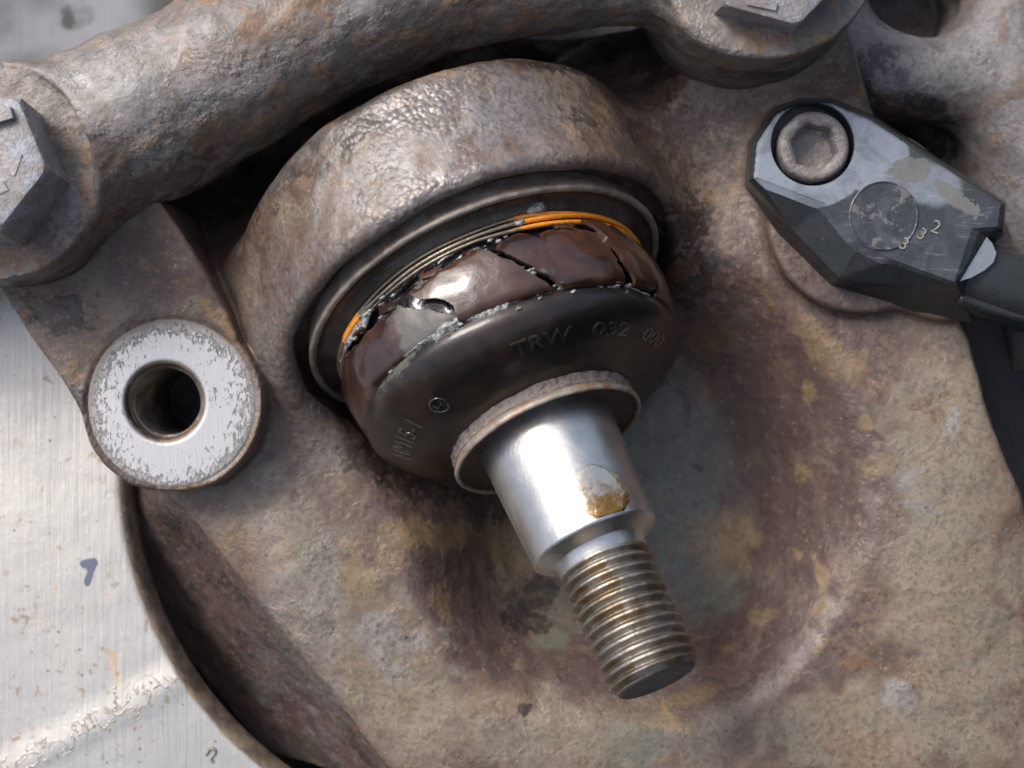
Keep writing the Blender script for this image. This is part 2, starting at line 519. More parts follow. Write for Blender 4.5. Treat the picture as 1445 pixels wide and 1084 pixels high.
def m_rubber(name, c1, c2, rough, coat, tint=None, bump=.8, grey=False, letters=False, spec=.5):
    N = NT(name)
    n0 = N.noise(70, 4, .6, .6); n1 = N.noise(14, 4, .6, .2, (2, 8, 5)); n2 = N.noise(3, 2)
    c = N.mix(N.ss(n0, .38, .62), c1, c2)
    rg = N.m('ADD', rough[0], N.m('MULTIPLY', n0, rough[1] - rough[0]))
    if grey:
        g = N.ss(N.m('ADD', N.attr('smear'), N.m('ADD', N.m('MULTIPLY', N.m('SUBTRACT', n1, .5), 1.3), N.m('MULTIPLY', N.m('SUBTRACT', n2, .5), .5))), .38, .75)
        c = N.mix(N.m('MULTIPLY', g, .85), c, N.mix(n1, (.050, .050, .042), (.145, .145, .125)))
    return N.out(c, rg, 0.0, N.bump(N.m('ADD', N.m('MULTIPLY', n1, 1.0), N.m('MULTIPLY', n2, .3)), bump), spec, coat, .09)
M['boot'] = m_rubber('boot_rubber', (.009, .008, .007), (.026, .016, .011), (.30, .44), .3, bump=.6, grey=True, spec=.42)
M['flap'] = m_rubber('greasy_brown_rubber', (.020, .008, .005), (.058, .024, .014), (.24, .38), .7, bump=.8, grey=True)
M['core'] = m_rubber('oily_black_rubber', (.010, .010, .011), (.020, .020, .022), (.10, .3), .8, bump=4.0)
M['seat'] = m_rubber('oily_dark_steel', (.034, .026, .020), (.066, .050, .038), (.25, .5), .25, bump=2.5, grey=True)
M['letters'] = m_rubber('raised_rubber', (.022, .02, .018), (.04, .036, .033), (.10, .18), .8, bump=.2)

def m_grease():
    N = NT('wet_grease')
    n = N.noise(6, 4, .65, .4); n0 = N.noise(25, 3)
    c = N.mix(N.ss(n, .35, .65), (.12, .12, .115), (.44, .455, .46))  # paler tone also paints wet glints into the colour
    return N.out(c, .10, 0.0, N.bump(n, 5.0), .7, .8, .05, Transmission_Weight=.15)
M['grease'] = m_grease()

def m_wire():
    N = NT('clip_wire')
    n = N.noise(16, 4, .6, .3); n2 = N.noise(4, 2)
    o = N.ss(N.m('ADD', N.attr('orange'), N.m('MULTIPLY', N.m('SUBTRACT', n, .5), .5)), .4, .6)
    c = N.mix(o, N.mix(n, (.13, .10, .072), (.34, .285, .215)), N.mix(n, (.72, .22, .012), (.85, .33, .03)))
    c = N.mix(N.ss(n2, .62, .72, 0, .7), c, (.12, .05, .015))
    return N.out(c, .28, N.mixf(o, .6, 0.0), N.bump(n2, 1.0), .5, .3, .1)
M['wire'] = m_wire()

def m_band():
    N = NT('rust_crust')
    n = N.noise(9, 4, .7, .3); n0 = N.noise(30, 3, .6, 0, (4, 2, 2)); v = N.voro(7)
    c = N.mix(n, (.12, .095, .085), (.25, .21, .19))
    y = N.m('MULTIPLY', N.ss(N.noise(12, 3, .6, 0, (9, 9, 1)), .60, .66), N.ss(n0, .48, .58))
    c = N.mix(y, c, (.62, .36, .03))
    return N.out(c, .65, 0.0, N.bump(N.m('SUBTRACT', n, N.m('MULTIPLY', v, .4)), 5.0))
M['band'] = m_band()

def m_sensor():
    N = NT('sensor_plastic')
    n0 = N.noise(55, 4, .6, .8); n1 = N.noise(12, 4, .65, .3, (3, 1, 7)); n2 = N.noise(3, 2)
    c = N.mix(n1, (.016, .018, .019), (.030, .033, .034))
    d = N.ss(N.m('ADD', N.attr('dull'), N.m('MULTIPLY', N.m('SUBTRACT', n0, .5), .6)), .42, .5)
    c = N.mix(N.m('MULTIPLY', d, .9), c, N.mix(n1, (.026, .029, .033), (.056, .062, .070)))
    f = N.ss(N.m('ADD', N.attr('film'), N.m('MULTIPLY', N.m('SUBTRACT', n0, .5), .5)), .36, .62)  # peeled layer round the bolt, plus sky sheen painted pale
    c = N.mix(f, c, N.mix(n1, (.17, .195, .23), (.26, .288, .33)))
    c = N.mix(N.m('MULTIPLY', d, N.ss(n0, .45, .62, 0, .5)), c, (.085, .092, .10))
    scr = N.noise((50, 4, 9), 3, .7, .3, (5, 2, 2))
    c = N.mix(N.m('MULTIPLY', d, N.ss(scr, .6, .72, 0, .35)), c, (.36, .36, .37))
    dk = N.ss(N.m('ADD', N.attr('soil'), N.m('MULTIPLY', N.m('SUBTRACT', n1, .5), .9)), .45, .53)
    c = N.mix(N.m('MULTIPLY', dk, .9), c, N.mix(n2, (.10, .10, .098), (.17, .165, .158)))
    sp = N.m('MULTIPLY', N.ss(N.voro(13, off=(1, 4, 4)), .14, .04), N.ss(n0, .55, .62, 0, .6))
    c = N.mix(N.m('MULTIPLY', sp, .8), c, (.42, .41, .38))
    return N.out(c, N.mixf(dk, N.m('ADD', .2, N.m('MULTIPLY', n1, .2)), .6), 0.0, N.bump(N.m('ADD', n1, N.m('MULTIPLY', n2, .4)), .9), .38)
M['sensor'] = m_sensor()
M['chalk'] = m_metal('pale_print', (.17, .17, .14), (.26, .255, .21), (.6, .8), (4, 4, 4), metal=0.0, wl=6)
M['oil_drop'] = None
def m_drop():
    N = NT('amber_oil')
    n = N.noise(10, 4, .6, .4)
    am = N.ss(N.m('ADD', N.attr('amber'), N.m('MULTIPLY', N.m('SUBTRACT', n, .5), .9)), .20, .75)
    c = N.mix(am, (.57, .535, .44), N.mix(n, (.44, .25, .04), (.22, .09, .015)))
    return N.out(c, .16, .85, N.bump(n, 1.0), .6, .5, .05)
M['oil_drop'] = m_drop()
def m_dark():
    N = NT('shadowed_metal')
    n = N.noise(120, 5, .6, .4)
    return N.out(N.mix(n, (.028, .027, .028), (.075, .07, .068)), .75, 0.0, N.bump(N.noise(20, 4), 6))
M['dark'] = m_dark()

CH = ('gloss', 'purple', 'green', 'pale', 'ochre', 'rust', 'oil', 'grey')
def stain_attrs(V, stains, seed=3):
    X, Y = proj(V)
    j = fbm(V, 60, 3, seed) * 26
    j2 = fbm(V, 60, 3, seed + 40) * 26
    X = X + j; Y = Y + j2
    A = {c: np.zeros(len(V)) for c in CH}
    wp = np.stack([fbm(V, 90, 2, seed + 60), fbm(V, 90, 2, seed + 61), fbm(V, 90, 2, seed + 62)], 1)
    A['n0'] = .5 + .6 * fbm(V + wp * 60, 150, 4, seed + 63)
    A['n1'] = .5 + .6 * fbm(V + wp * 40, 58, 4, seed + 64)
    A['n2'] = .5 + .6 * fbm(V + wp * 25, 28, 3, seed + 65)
    for ch, px, py, rx, ry, ang, k in stains:
        a = math.radians(ang)
        dx, dy = X - px, Y - py
        u = (dx * math.cos(a) + dy * math.sin(a)) / rx
        v = (-dx * math.sin(a) + dy * math.cos(a)) / ry
        A[ch] = np.maximum(A[ch], k * np.clip(1.5 - np.sqrt(u * u + v * v), 0, 1))
    return A

# ------------------------------------------------------------------ ball joint frame
TH = math.radians(65)
SLX = 0.41
d = np.array([SLX * math.sin(TH), -math.sqrt(1 - SLX ** 2) * math.sin(TH), math.cos(TH)])
e1 = np.array([math.sqrt(1 - SLX ** 2), SLX, 0.0])
e2 = np.cross(e1, d); e2 = e2 if e2[2] > 0 else -e2
C0 = U(687, 430, -60)
def bj(t, r, phi):
    t = np.asarray(t, float)[..., None]; r = np.asarray(r, float)[..., None]; phi = np.asarray(phi, float)[..., None]
    return C0 + t * d + r * (np.cos(phi) * e1 + np.sin(phi) * e2)

# ================================================================== SETTING
bgp = np.array([[-3500, -3500, -520], [3500, -3500, -520], [3500, 3500, -520], [-3500, 3500, -520]], float)
o = mesh_obj('background', bgp, [(0, 1, 2, 3)], M['dark'], base=np.array([0, 0, -520.0]))
o['kind'] = 'structure'

# ================================================================== STEERING KNUCKLE
h = 4.0
ax = grid_axes((-840, -600, -330), (800, 560, 240), h)
X3, Y3, Z3 = np.meshgrid(*ax, indexing='ij', sparse=True)
X2, Y2 = np.meshgrid(ax[0], ax[1], indexing='ij')
ZP = -60
outline = [(250, 600), (245, 700), (276, 730), (330, 795), (420, 908), (500, 1012), (600, 1140), (700, 1300), (1560, 1300), (1475, 1000),
           (1462, 800), (1440, 700), (1412, 640), (1385, 560), (1368, 480), (1345, 430), (1330, 330), (1228, 168), (1187, 74),
           (1150, 10), (1040, 40), (945, 150), (820, 230), (600, 300), (450, 330), (390, 360), (300, 380), (240, 450)]
O = [U(x, y, ZP)[:2] for x, y in outline]
e = polysdf(X2, Y2, O)
slope = 1.2 + 2.6 * sstep(250, 500, X2)
hf = ZP - slope * 0.5 * (e + np.sqrt(e * e + 5 ** 2)) + slope * 1.0
ledge = polysdf(X2, Y2, [U(x, y, -190)[:2] for x, y in [(190, 360), (330, 180), (560, 40), (900, -40), (1000, 100), (700, 330), (450, 480), (250, 480)]])
hf = np.maximum(hf, -265 - 0.9 * np.maximum(ledge, 0) + 26 * np.sin(X2 / 41.) * np.sin(Y2 / 33. + 1))
bc = U(895, 690, ZP)
rho = np.sqrt(((X2 - bc[0]) / 355) ** 2 + ((Y2 - bc[1]) / 372) ** 2)
rho = rho + 0.03 * np.sin(X2 / 70.) * np.sin(Y2 / 90.)
hf -= 185 * (1 - sstep(.48, 1.0, rho))
def gau(px, py, sx, sy, ang=0):
    q = U(px, py, ZP); a = math.radians(-ang)
    dx, dy = X2 - q[0], Y2 - q[1]
    return np.exp(-((dx * math.cos(a) + dy * math.sin(a)) / sx) ** 2 - ((-dx * math.sin(a) + dy * math.cos(a)) / sy) ** 2)
hf += 75 * gau(1160, 60, 130, 110) - 30 * gau(1000, 250, 70, 130) + 22 * gau(1330, 760, 110, 260)
hf += 16 * gau(430, 820, 60, 170, -30) + 62 * gau(395, 470, 62, 130, -18)
hf -= 35 * gau(720, 890, 60, 110, -35) * 0.6
gx, gy = np.gradient(hf, h)
w = (1 / np.sqrt(1 + gx * gx + gy * gy)).astype(np.float32)
body = (Z3 - hf[:, :, None].astype(np.float32)) * w[:, :, None]
# ball-joint boss
def axis_coords(X, Y, Z):
    x, y, z = X - C0[0], Y - C0[1], Z - C0[2]
    t = x * d[0] + y * d[1] + z * d[2]
    r = np.sqrt(np.maximum(x * x + y * y + z * z - t * t, 0))
    return t.astype(np.float32), r.astype(np.float32)
T3, R3 = axis_coords(X3, Y3, Z3)
def capped(t, r, R, t0, t1, rr):
    a = r - R + rr
    b = np.abs(t - (t0 + t1) / 2) - (t1 - t0) / 2 + rr
    return np.minimum(np.maximum(a, b), 0) + np.sqrt(np.maximum(a, 0) ** 2 + np.maximum(b, 0) ** 2) - rr
boss = capped(T3, R3, 309, -195, 4, 26)
body = smin(body, boss, 70)
pocket = np.maximum(R3 - 277, np.maximum(-26 - T3, T3 - 12))
body = smax(body, -pocket, 5)
pocket = np.maximum(R3 - (272 - np.maximum(T3 - 15, 0) * 0.16), np.maximum(2 - T3, T3 - 260))
body = smax(body, -pocket, 48)
del boss, pocket
# lug
ZL = 15.0
lc = U(243, 569, ZL); hc = U(232, 567, ZL)
lp = [U(x, y, ZL)[:2] for x, y in [(178, 678), (118, 590), (30, 450), (-60, 310), (60, 200), (240, 290), (275, 350), (322, 440), (368, 570), (300, 680)]]
l2 = np.minimum(polysdf(X2, Y2, lp), np.hypot(X2 - lc[0], Y2 - lc[1]) - 127)
l2 = smax(l2, -(Y2 - (lc[1] - 128)) , 20)
ltop = ZL + 4 + 50 * sstep(110, 330, (Y2 - lc[1]) + 0.35 * (X2 - lc[0]))
qx = l2[:, :, None] + 5; qz = Z3 - ltop[:, :, None] + 5
lug = np.minimum(np.maximum(qx, qz), 0) + np.sqrt(np.maximum(qx, 0) ** 2 + np.maximum(qz, 0) ** 2) - 5
lug = np.maximum(lug, -(Z3 + 300))
body = smin(body, lug.astype(np.float32), 12)
sf = np.maximum(np.hypot(X2 - lc[0], Y2 - lc[1])[:, :, None] - 121, -(Z3 - ZL))
body = smax(body, -sf, 3)
# sensor pad
pa, pb = U(1150, 225, -30), U(1330, 350, -30)
px_ = np.stack([X2, Y2], -1)
ba = (pb - pa)[:2]
tt = np.clip(((px_ - pa[:2]) @ ba) / (ba @ ba), 0, 1)
cap2 = np.linalg.norm(px_ - pa[:2] - tt[..., None] * ba, axis=-1) - (92 + 10 * tt)
pc_ = U(1215, 310, -28)
cap2 = smin(cap2, np.hypot(X2 - pc_[0], Y2 - pc_[1]) - 134, 20)
qx = cap2[:, :, None] + 10; qz = Z3 + 28 + 10
pad = np.minimum(np.maximum(qx, qz), 0) + np.sqrt(np.maximum(qx, 0) ** 2 + np.maximum(qz, 0) ** 2) - 10
body = smin(body, pad.astype(np.float32), 16)
del pad, lug, sf
# holes: lug bore, small bore beside the boot
q = np.maximum(np.hypot(X3 - hc[0], Y3 - hc[1]) - 53, -(Z3 + 220))
body = smax(body, -q.astype(np.float32), 4)
kb = U(930, 562, -150); kd = np.array([-.10, .18, .97]); kd /= np.linalg.norm(kd)
xx, yy, zz = X3 - kb[0], Y3 - kb[1], Z3 - kb[2]
tk = xx * kd[0] + yy * kd[1] + zz * kd[2]
rk = np.sqrt(np.maximum(xx * xx + yy * yy + zz * zz - tk * tk, 0))
body = smax(body, -np.maximum(rk - 33, -(tk + 95)).astype(np.float32), 30)
body = np.maximum(body, -(Z3 + 322))
V, Q = surface_nets(body, (ax[0][0], ax[1][0], ax[2][0]), h)
del body, T3, R3, q, rk, tk, xx, yy, zz, qx, qz
Nn = vnormals(V, Q)
rl = np.hypot(V[:, 0] - lc[0], V[:, 1] - lc[1])
calm = 1 - 0.9 * ((rl < 128) & (V[:, 2] > ZL - 8))
V = V + Nn * ((fbm(V, 90, 3, 5) * 6 + fbm(V, 22, 2, 9) * 1.6) * calm)[:, None]
stains = [
    # bowl and its purple-brown paint
    ('purple', 1090, 640, 190, 260, 15, 1.0), ('purple', 1120, 850, 130, 100, -30, .9), ('purple', 640, 850, 60, 210, -28, .95), ('purple', 1010, 430, 130, 120, 0, .75),
    ('purple', 580, 640, 110, 70, 10, 1.0), ('purple', 780, 930, 110, 60, 40, .8), ('purple', 960, 170, 130, 90, 0, .5), ('purple', 420, 430, 60, 120, 20, .5),
    ('green', 960, 690, 55, 150, -8, .9), ('green', 900, 620, 80, 60, 0, .7), ('green', 1000, 820, 60, 60, 0, .6), ('green', 930, 1050, 70, 40, 0, .7), ('green', 780, 870, 40, 60, 0, .5),
    ('pale', 1340, 640, 80, 150, -10, .95), ('pale', 1350, 850, 90, 200, 0, .9), ('pale', 1250, 1030, 190, 70, 0, .9), ('pale', 440, 800, 70, 150, -30, .8), ('pale', 560, 960, 90, 130, -30, .85),
    ('pale', 740, 1020, 140, 60, 10, .7), ('pale', 480, 660, 40, 40, 0, .5), ('pale', 360, 730, 60, 40, 20, .6),
    ('ochre', 590, 755, 70, 24, -4, 1.0), ('ochre', 550, 770, 26, 24, 20, 1.0), ('ochre', 730, 770, 34, 48, -25, 1.0), ('ochre', 700, 742, 60, 12, 5, .7),
    ('ochre', 1022, 765, 40, 38, 0, 1.0), ('ochre', 1068, 768, 10, 14, 0, .8), ('ochre', 1130, 790, 9, 10, 0, .9), ('ochre', 1160, 815, 12, 28, -12, .8), ('ochre', 1165, 855, 26, 12, -45, .8),
    ('ochre', 1075, 865, 26, 9, -5, .8), ('ochre', 1030, 912, 24, 9, -20, .8), ('ochre', 975, 985, 45, 12, -25, .8), ('ochre', 955, 1020, 40, 14, 10, .8), ('ochre', 1170, 915, 26, 6, -45, .8),
    ('ochre', 1155, 490, 24, 48, -30, .9), ('ochre', 1200, 520, 30, 26, 0, .8), ('ochre', 1135, 550, 14, 16, 0, .9), ('ochre', 1080, 430, 12, 26, -25, .6), ('ochre', 1132, 670, 10, 16, 0, .9),
    ('ochre', 1235, 660, 26, 20, 0, .7), ('ochre', 1215, 600, 12, 14, 0, .7), ('ochre', 480, 690, 14, 40, -25, .7), ('ochre', 500, 800, 24, 52, -20, .7), ('ochre', 400, 650, 30, 26, 0, .5), ('ochre', 620, 850, 20, 30, 0, .6),
    ('ochre', 600, 930, 26, 20, 0, .5), ('ochre', 705, 215, 16, 12, 0, .0), ('ochre', 850, 170, 40, 30, 20, .45),
    ('rust', 1000, 470, 40, 24, 10, .75), ('rust', 1205, 945, 26, 14, -30, 1.0), ('rust', 1330, 580, 50, 30, 0, .6), ('rust', 1280, 940, 60, 30, 10, .6), ('rust', 1230, 1060, 70, 30, 0, .55), ('rust', 1010, 560, 20, 30, 0, .5),
    ('rust', 350, 760, 50, 30, 40, .55), ('rust', 560, 900, 60, 40, 40, .55), ('rust', 640, 205, 9, 12, 0, .8), ('rust', 700, 980, 70, 30, 0, .5),
    ('oil', 760, 830, 26, 18, -20, 1.0), ('oil', 735, 860, 34, 40, 30, .75), ('oil', 570, 655, 90, 45, 10, .75), ('oil', 740, 990, 8, 10, 0, .8), ('oil', 564, 890, 10, 8, 0, .9), ('oil', 990, 650, 14, 8, 0, .8),
    ('oil', 960, 360, 50, 90, 0, .62), ('oil', 700, 720, 60, 30, 20, .5), ('oil', 980, 100, 110, 60, 0, .45), ('oil', 810, 170, 40, 16, 10, .4), ('oil', 100, 440, 80, 40, 0, .5),  # patches right of the boss and below the arm paint in shade
    ('oil', 470, 190, 130, 36, -28, .85), ('oil', 340, 260, 60, 60, 0, .6), ('green', 420, 215, 40, 30, -20, .6), ('oil', 780, 75, 150, 24, -5, .9),  # dark patches paint the shade of the gap under the arm
    ('grey', 560, 250, 130, 70, -25, .55), ('grey', 660, 200, 60, 60, 0, .5), ('grey', 540, 900, 26, 60, -30, .6), ('grey', 600, 900, 40, 40, 0, .4), ('grey', 1345, 590, 12, 20, 0, .9), ('grey', 1260, 980, 30, 24, 0, .7), ('grey', 1300, 700, 40, 40, 0, .4),
]
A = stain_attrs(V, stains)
tV = (V - C0) @ d; rV = np.linalg.norm(V - C0 - tV[:, None] * d, axis=1)
A['gloss'] = sstep(285, 300, rV) * sstep(330, 314, rV) * sstep(-190, -150, tV) * sstep(12, 0, tV) * sstep(860, 700, proj(V)[0]) * (.35 + .65 * sstep(420, 560, proj(V)[0]))
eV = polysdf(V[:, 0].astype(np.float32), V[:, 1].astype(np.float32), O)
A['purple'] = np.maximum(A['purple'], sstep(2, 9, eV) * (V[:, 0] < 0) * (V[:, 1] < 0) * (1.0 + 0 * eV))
A['oil'] = np.maximum(A['oil'], sstep(6, 30, eV) * (V[:, 0] < 0) * (V[:, 1] < 0) * (.33 + .5 * np.clip(fbm(V, 70, 3, 77), -.4, .4)))  # dark rust of the flank, deepened to paint its shade
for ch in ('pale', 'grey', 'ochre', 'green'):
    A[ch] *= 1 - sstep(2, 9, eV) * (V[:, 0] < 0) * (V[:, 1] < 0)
A['gloss'] = np.maximum(A['gloss'], .45 * sstep(-45, -70, np.abs(proj(V)[0] - 420) - 120))
knuckle = thing('steering_knuckle', 'rusty brown cast iron steering knuckle with a deep bowl, filling the middle of the picture', 'knuckle', U(900, 800, -300))
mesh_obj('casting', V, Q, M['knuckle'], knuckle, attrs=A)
# machined face of the lug
nr, na = 26, 160
th = np.linspace(0, 2 * np.pi, na + 1)
P = []; ed = []
for i in range(nr):
    k = i / (nr - 1)
    ro = 119.0 + 0 * th
    # ring between offset bore circle and outer circle
    inner = hc[:2] + 54.5 * np.stack([np.cos(th), np.sin(th)], 1)
    outer = lc[:2] + 119 * np.stack([np.cos(th), np.sin(th)], 1)
    xy = inner * (1 - k) + outer * k
    z = np.full(na + 1, ZL + 2.2)
    if i == 0: z -= 10
    if i == 1: z -= 1.5
    if i == nr - 1: z -= 4
    if i == nr - 2: z -= .8
    P.append(np.concatenate([xy, z[:, None]], 1))
    ed.append(np.full(na + 1, k ** 4) + 0.8 * np.clip(np.sin(th - .45), 0, 1) * k ** 2)
P = np.array(P); ed = np.array(ed)
Vf, Qf = gridmesh(P)
ang = np.tile(th, (nr, 1)).ravel()
mesh_obj('machined_face', Vf, Qf, M['face'], knuckle, attrs={'edge': ed.ravel()}, label='bright bare machined face around the threaded hole')
# thread in the bore
zz = np.arange(0, 200, 1.6); th = np.linspace(0, 2 * np.pi, 73)
ZZ, THH = np.meshgrid(zz, th, indexing='ij')
ph = (ZZ / 11.0 + THH / (2 * np.pi)) % 1.0
rr = 52.5 - 7.0 * (1 - np.abs(2 * ph - 1)) * sstep(6, 16, ZZ) + 2 * (1 - sstep(0, 8, ZZ))
P = np.stack([hc[0] + rr * np.cos(THH), hc[1] + rr * np.sin(THH), ZL - 3 - ZZ], -1)
Vt, Qt = gridmesh(P)
mesh_obj('bore_thread', Vt, Qt[:, ::-1], M['thread'], knuckle)

# ================================================================== BALL JOINT
joint = thing('ball_joint', 'ball joint with torn greasy black rubber boot and bright threaded steel stud', 'ball joint', bj(-20, 0, 0))
def revolve(prof, n=180, per=None):
    prof = np.asarray(prof, float)
    phi = np.linspace(0, 2 * np.pi, n + 1)
    T, PH = np.meshgrid(prof[:, 0], phi, indexing='ij')
    R = np.tile(prof[:, 1][:, None], (1, n + 1))
    if per is not None:
        T, R = per(T, R, PH)
    return T, R, PH
def rev_obj(name, prof, mat, parent, n=180, per=None, attrs=None, sharp=None, label=None):
    T, R, PH = revolve(prof, n, per)
    P = bj(T, R, PH)
    Vv, Qq = gridmesh(P)
    at = {k: f(T, R, PH).ravel() for k, f in (attrs or {}).items()}
    return mesh_obj(name, Vv, Qq, mat, parent, attrs=at, sharp=sharp, label=label)

def wob(a, wl, seed):
    def f(T, R, PH):
        P = bj(T, R, PH).reshape(-1, 3)
        nz = fbm(P, wl, 3, seed).reshape(R.shape)
        return T, R + a * nz
    return f
# outer lip and seat
rev_obj('base_rim', [(-24, 262), (-2, 267), (4, 270), (8.5, 270), (10.5, 267), (10, 263), (8, 260)], M['rim'], joint, 240, wob(1.2, 20, 3))
def seat_smear(T, R, PH):
    P = bj(T, R, PH).reshape(-1, 3)
    return (sstep(-.1, .35, fbm(P, 60, 3, 2).reshape(R.shape) + .25 * sstep(15, 26, T) - .1)) * .8
prof = catmull([(9, 261.5), (5, 257), (3.5, 250), (6, 243), (11, 237), (17, 231), (20, 222), (14, 205)], 6)
rev_obj('seat', prof, M['seat'], joint, 220, wob(4, 30, 8), {'smear': seat_smear})
# wire clip: three turns lying together
for k, (tt_, r_) in enumerate([(20.5, 231), (27.5, 233.5), (35, 231.5)]):
    phi = np.linspace(math.radians(-25), math.radians(205), 260)
    wv = fbm(np.stack([phi * 40, np.full_like(phi, k * 50), phi * 0], 1), 24, 2, k) * 7
    path = bj(tt_ + wv, r_ + wv * .4, phi)
    Vw, Fw = tube(path, (3.4 + 0.5 * (k == 1)) * (1 - .35 * sstep(62, 80, np.degrees(phi)) * (1 - sstep(124, 134, np.degrees(phi)))), 10)
    phr = np.repeat(np.degrees(phi), 10)
    org = np.maximum(1 - sstep(52, 90, phr), sstep(128, 139, phr) * (1 - sstep(144, 152, phr)))
    mesh_obj('clip_wire', Vw, Fw, M['wire'], joint, attrs={'orange': org}, label='orange coated wire of the boot clip')
# main boot
lowprof = catmull([(116, 212), (122, 221), (129, 226), (139, 229.5), (150, 230), (161, 225.5), (172, 216.5), (182, 204), (191, 189), (198, 172), (204, 156), (208, 144), (210, 136), (206, 124)], 6)
def lean(T, PH):
    """the boot sits a little askew: its crease is nearer the rim on the left"""
    return T + 12 * np.cos(PH) * sstep(30, 110, T) * sstep(206, 165, T)
def boot_smear(T, R, PH):
    dg = np.degrees(PH)
    a = np.exp(-((dg - 128) / 16) ** 2) * np.exp(-((T - 130) / 14) ** 2)
    b = np.exp(-((dg - 160) / 26) ** 2) * np.exp(-((T - 138) / 12) ** 2) * .3
    return np.maximum(a * .8, b)
boot = rev_obj('boot', lowprof, M['boot'], joint, 240, lambda T, R, PH: (lean(T, PH), wob(1.5, 50, 4)(T, R, PH)[1]), {'smear': boot_smear}, label='black rubber boot with raised lettering')
rev_obj('boot_lining', catmull([(6, 212), (30, 219), (60, 222), (90, 222), (118, 215)], 6), M['core'], boot, 200, wob(10, 26, 12), label='wet black lining behind the torn rubber')

def flap(name, left, right, top, bot, dr=0.0, amp=3.0, seed=0, curl=6.0, smear=None, thick=6.0, label=None, n=70, m=34):
    """left/right: functions v->phi degrees; top/bot: functions u->t"""
    u = np.linspace(0, 1, n); v = np.linspace(0, 1, m)
    VV_, UU = np.meshgrid(v, u, indexing='ij')
    phi = left(VV_) * (1 - UU) + right(VV_) * UU
    rag = fbm(np.stack([UU.ravel() * 40, np.full(UU.size, seed * 31.), UU.ravel() * 0], 1), 5, 3, seed).reshape(UU.shape)
    t = (top(UU) + rag * amp * (1 - VV_) * 2) * (1 - VV_) + bot(UU) * VV_
    ragp = fbm(np.stack([VV_.ravel() * 30, np.full(UU.size, seed * 17. + 5), UU.ravel() * 0], 1), 4, 3, seed + 3).reshape(UU.shape)
    phi = phi + ragp * 1.6 * (np.abs(UU - .5) * 2) ** 4
    base = 229 + 12 * np.sin(np.clip((t - 26) / 112, 0, 1) * math.pi) ** .8
    r = base + dr - curl * np.clip(1 - VV_ / .16, 0, 1) ** 2 - 4 * np.clip((VV_ - .9) / .1, 0, 1) ** 2
    pr = np.radians(phi)
    t = lean(t, pr)
    Pm = bj(t, r, pr)
    r = r + (fbm(Pm.reshape(-1, 3), 60, 3, seed + 1) * 3.2).reshape(r.shape)
    Po = bj(t, r, pr); Pi = bj(t, r - thick, pr)
    Vo, Qo = gridmesh(Po); Vi, Qi = gridmesh(Pi)
    nv = len(Vo)
    idx = np.arange(nv).reshape(m, n)
    ring = np.concatenate([idx[0, :], idx[1:, -1], idx[-1, -2::-1], idx[-2:0:-1, 0]])
    rn = np.roll(ring, -1)
    side = np.stack([ring, rn, rn + nv, ring + nv], 1)
    Vv = np.concatenate([Vo, Vi]); Qq = np.concatenate([Qo[:, ::-1], Qi + nv, side])
    sm = smear(phi, t).ravel() if smear else np.zeros(nv)
    return mesh_obj(name, Vv, Qq, M['flap'], boot, attrs={'smear': np.concatenate([sm, sm])}, label=label, sharp=50)
K = lambda a, b=None: (lambda x: a + ((b if b is not None else a) - a) * x)
flap('boot_flap', lambda v: 222 + 0 * v, lambda v: 118 - 21 * v ** 1.1, lambda u: 42 + 6 * np.sin(u * 9) + 8 * np.clip(np.sin(u * 41), 0, 1) + 22 * sstep(.82, 1, u), K(134), 0, 12, 1,
     smear=lambda p, t: np.clip(1.1 * np.exp(-((p - 112) / 11) ** 2), 0, 1), label='dull brown flap smeared with grey grease', n=150)
flap('boot_flap', lambda v: 110 - 11 * v + 2.8 * np.sin(v * 7), lambda v: 90.5 - 21 * v ** .8, lambda u: 55 - 12 * u + 4 * np.clip(np.sin(u * 13), 0, 1), K(134), 7, 3.0, 5, curl=15,
     smear=lambda p, t: .9 * np.exp(-((p - 104) / 4.5) ** 2 - ((t - 92) / 16) ** 2), label='shiny lifted flap of torn rubber', n=90)
flap('boot_flap', lambda v: 83.5 - 17.5 * v, lambda v: 45 - 3 * v, lambda u: 43 + 4 * u + 9 * np.clip(np.sin(u * 17 + 1), 0, 1) ** 2, K(134), 5, 6, 9, curl=11,
     smear=lambda p, t: .6 * np.exp(-((p - 70) / 5) ** 2 - ((t - 116) / 8) ** 2), n=110)
flap('boot_flap', lambda v: 48 - 10 * v, lambda v: 24 + 4 * v, lambda u: 44 + 44 * np.clip(u - .3, 0, 1), K(134), 10, 8, 13, curl=3)
flap('boot_flap', lambda v: 25 - 2 * v, lambda v: -52 + 0 * v, lambda u: 50 - 10 * u, K(134), 5, 7, 17, curl=4, n=110)
# thin loose strips hanging from the torn lip
for q0, q1, t0_, t1_, sd_ in ((106, 99, 40, 52, 23), (124, 118, 44, 60, 31), (60, 52, 38, 45, 35), (141, 134, 34, 44, 39), (33, 24, 42, 58, 43)):
    flap('torn_strip', K(q0), K(q1), K(t0_, t0_ + 6), K(t1_, t1_ + 9), 1, 8, sd_, curl=3, thick=3.0, n=40, m=14,
         smear=(lambda p, t: 0 * p + .35))

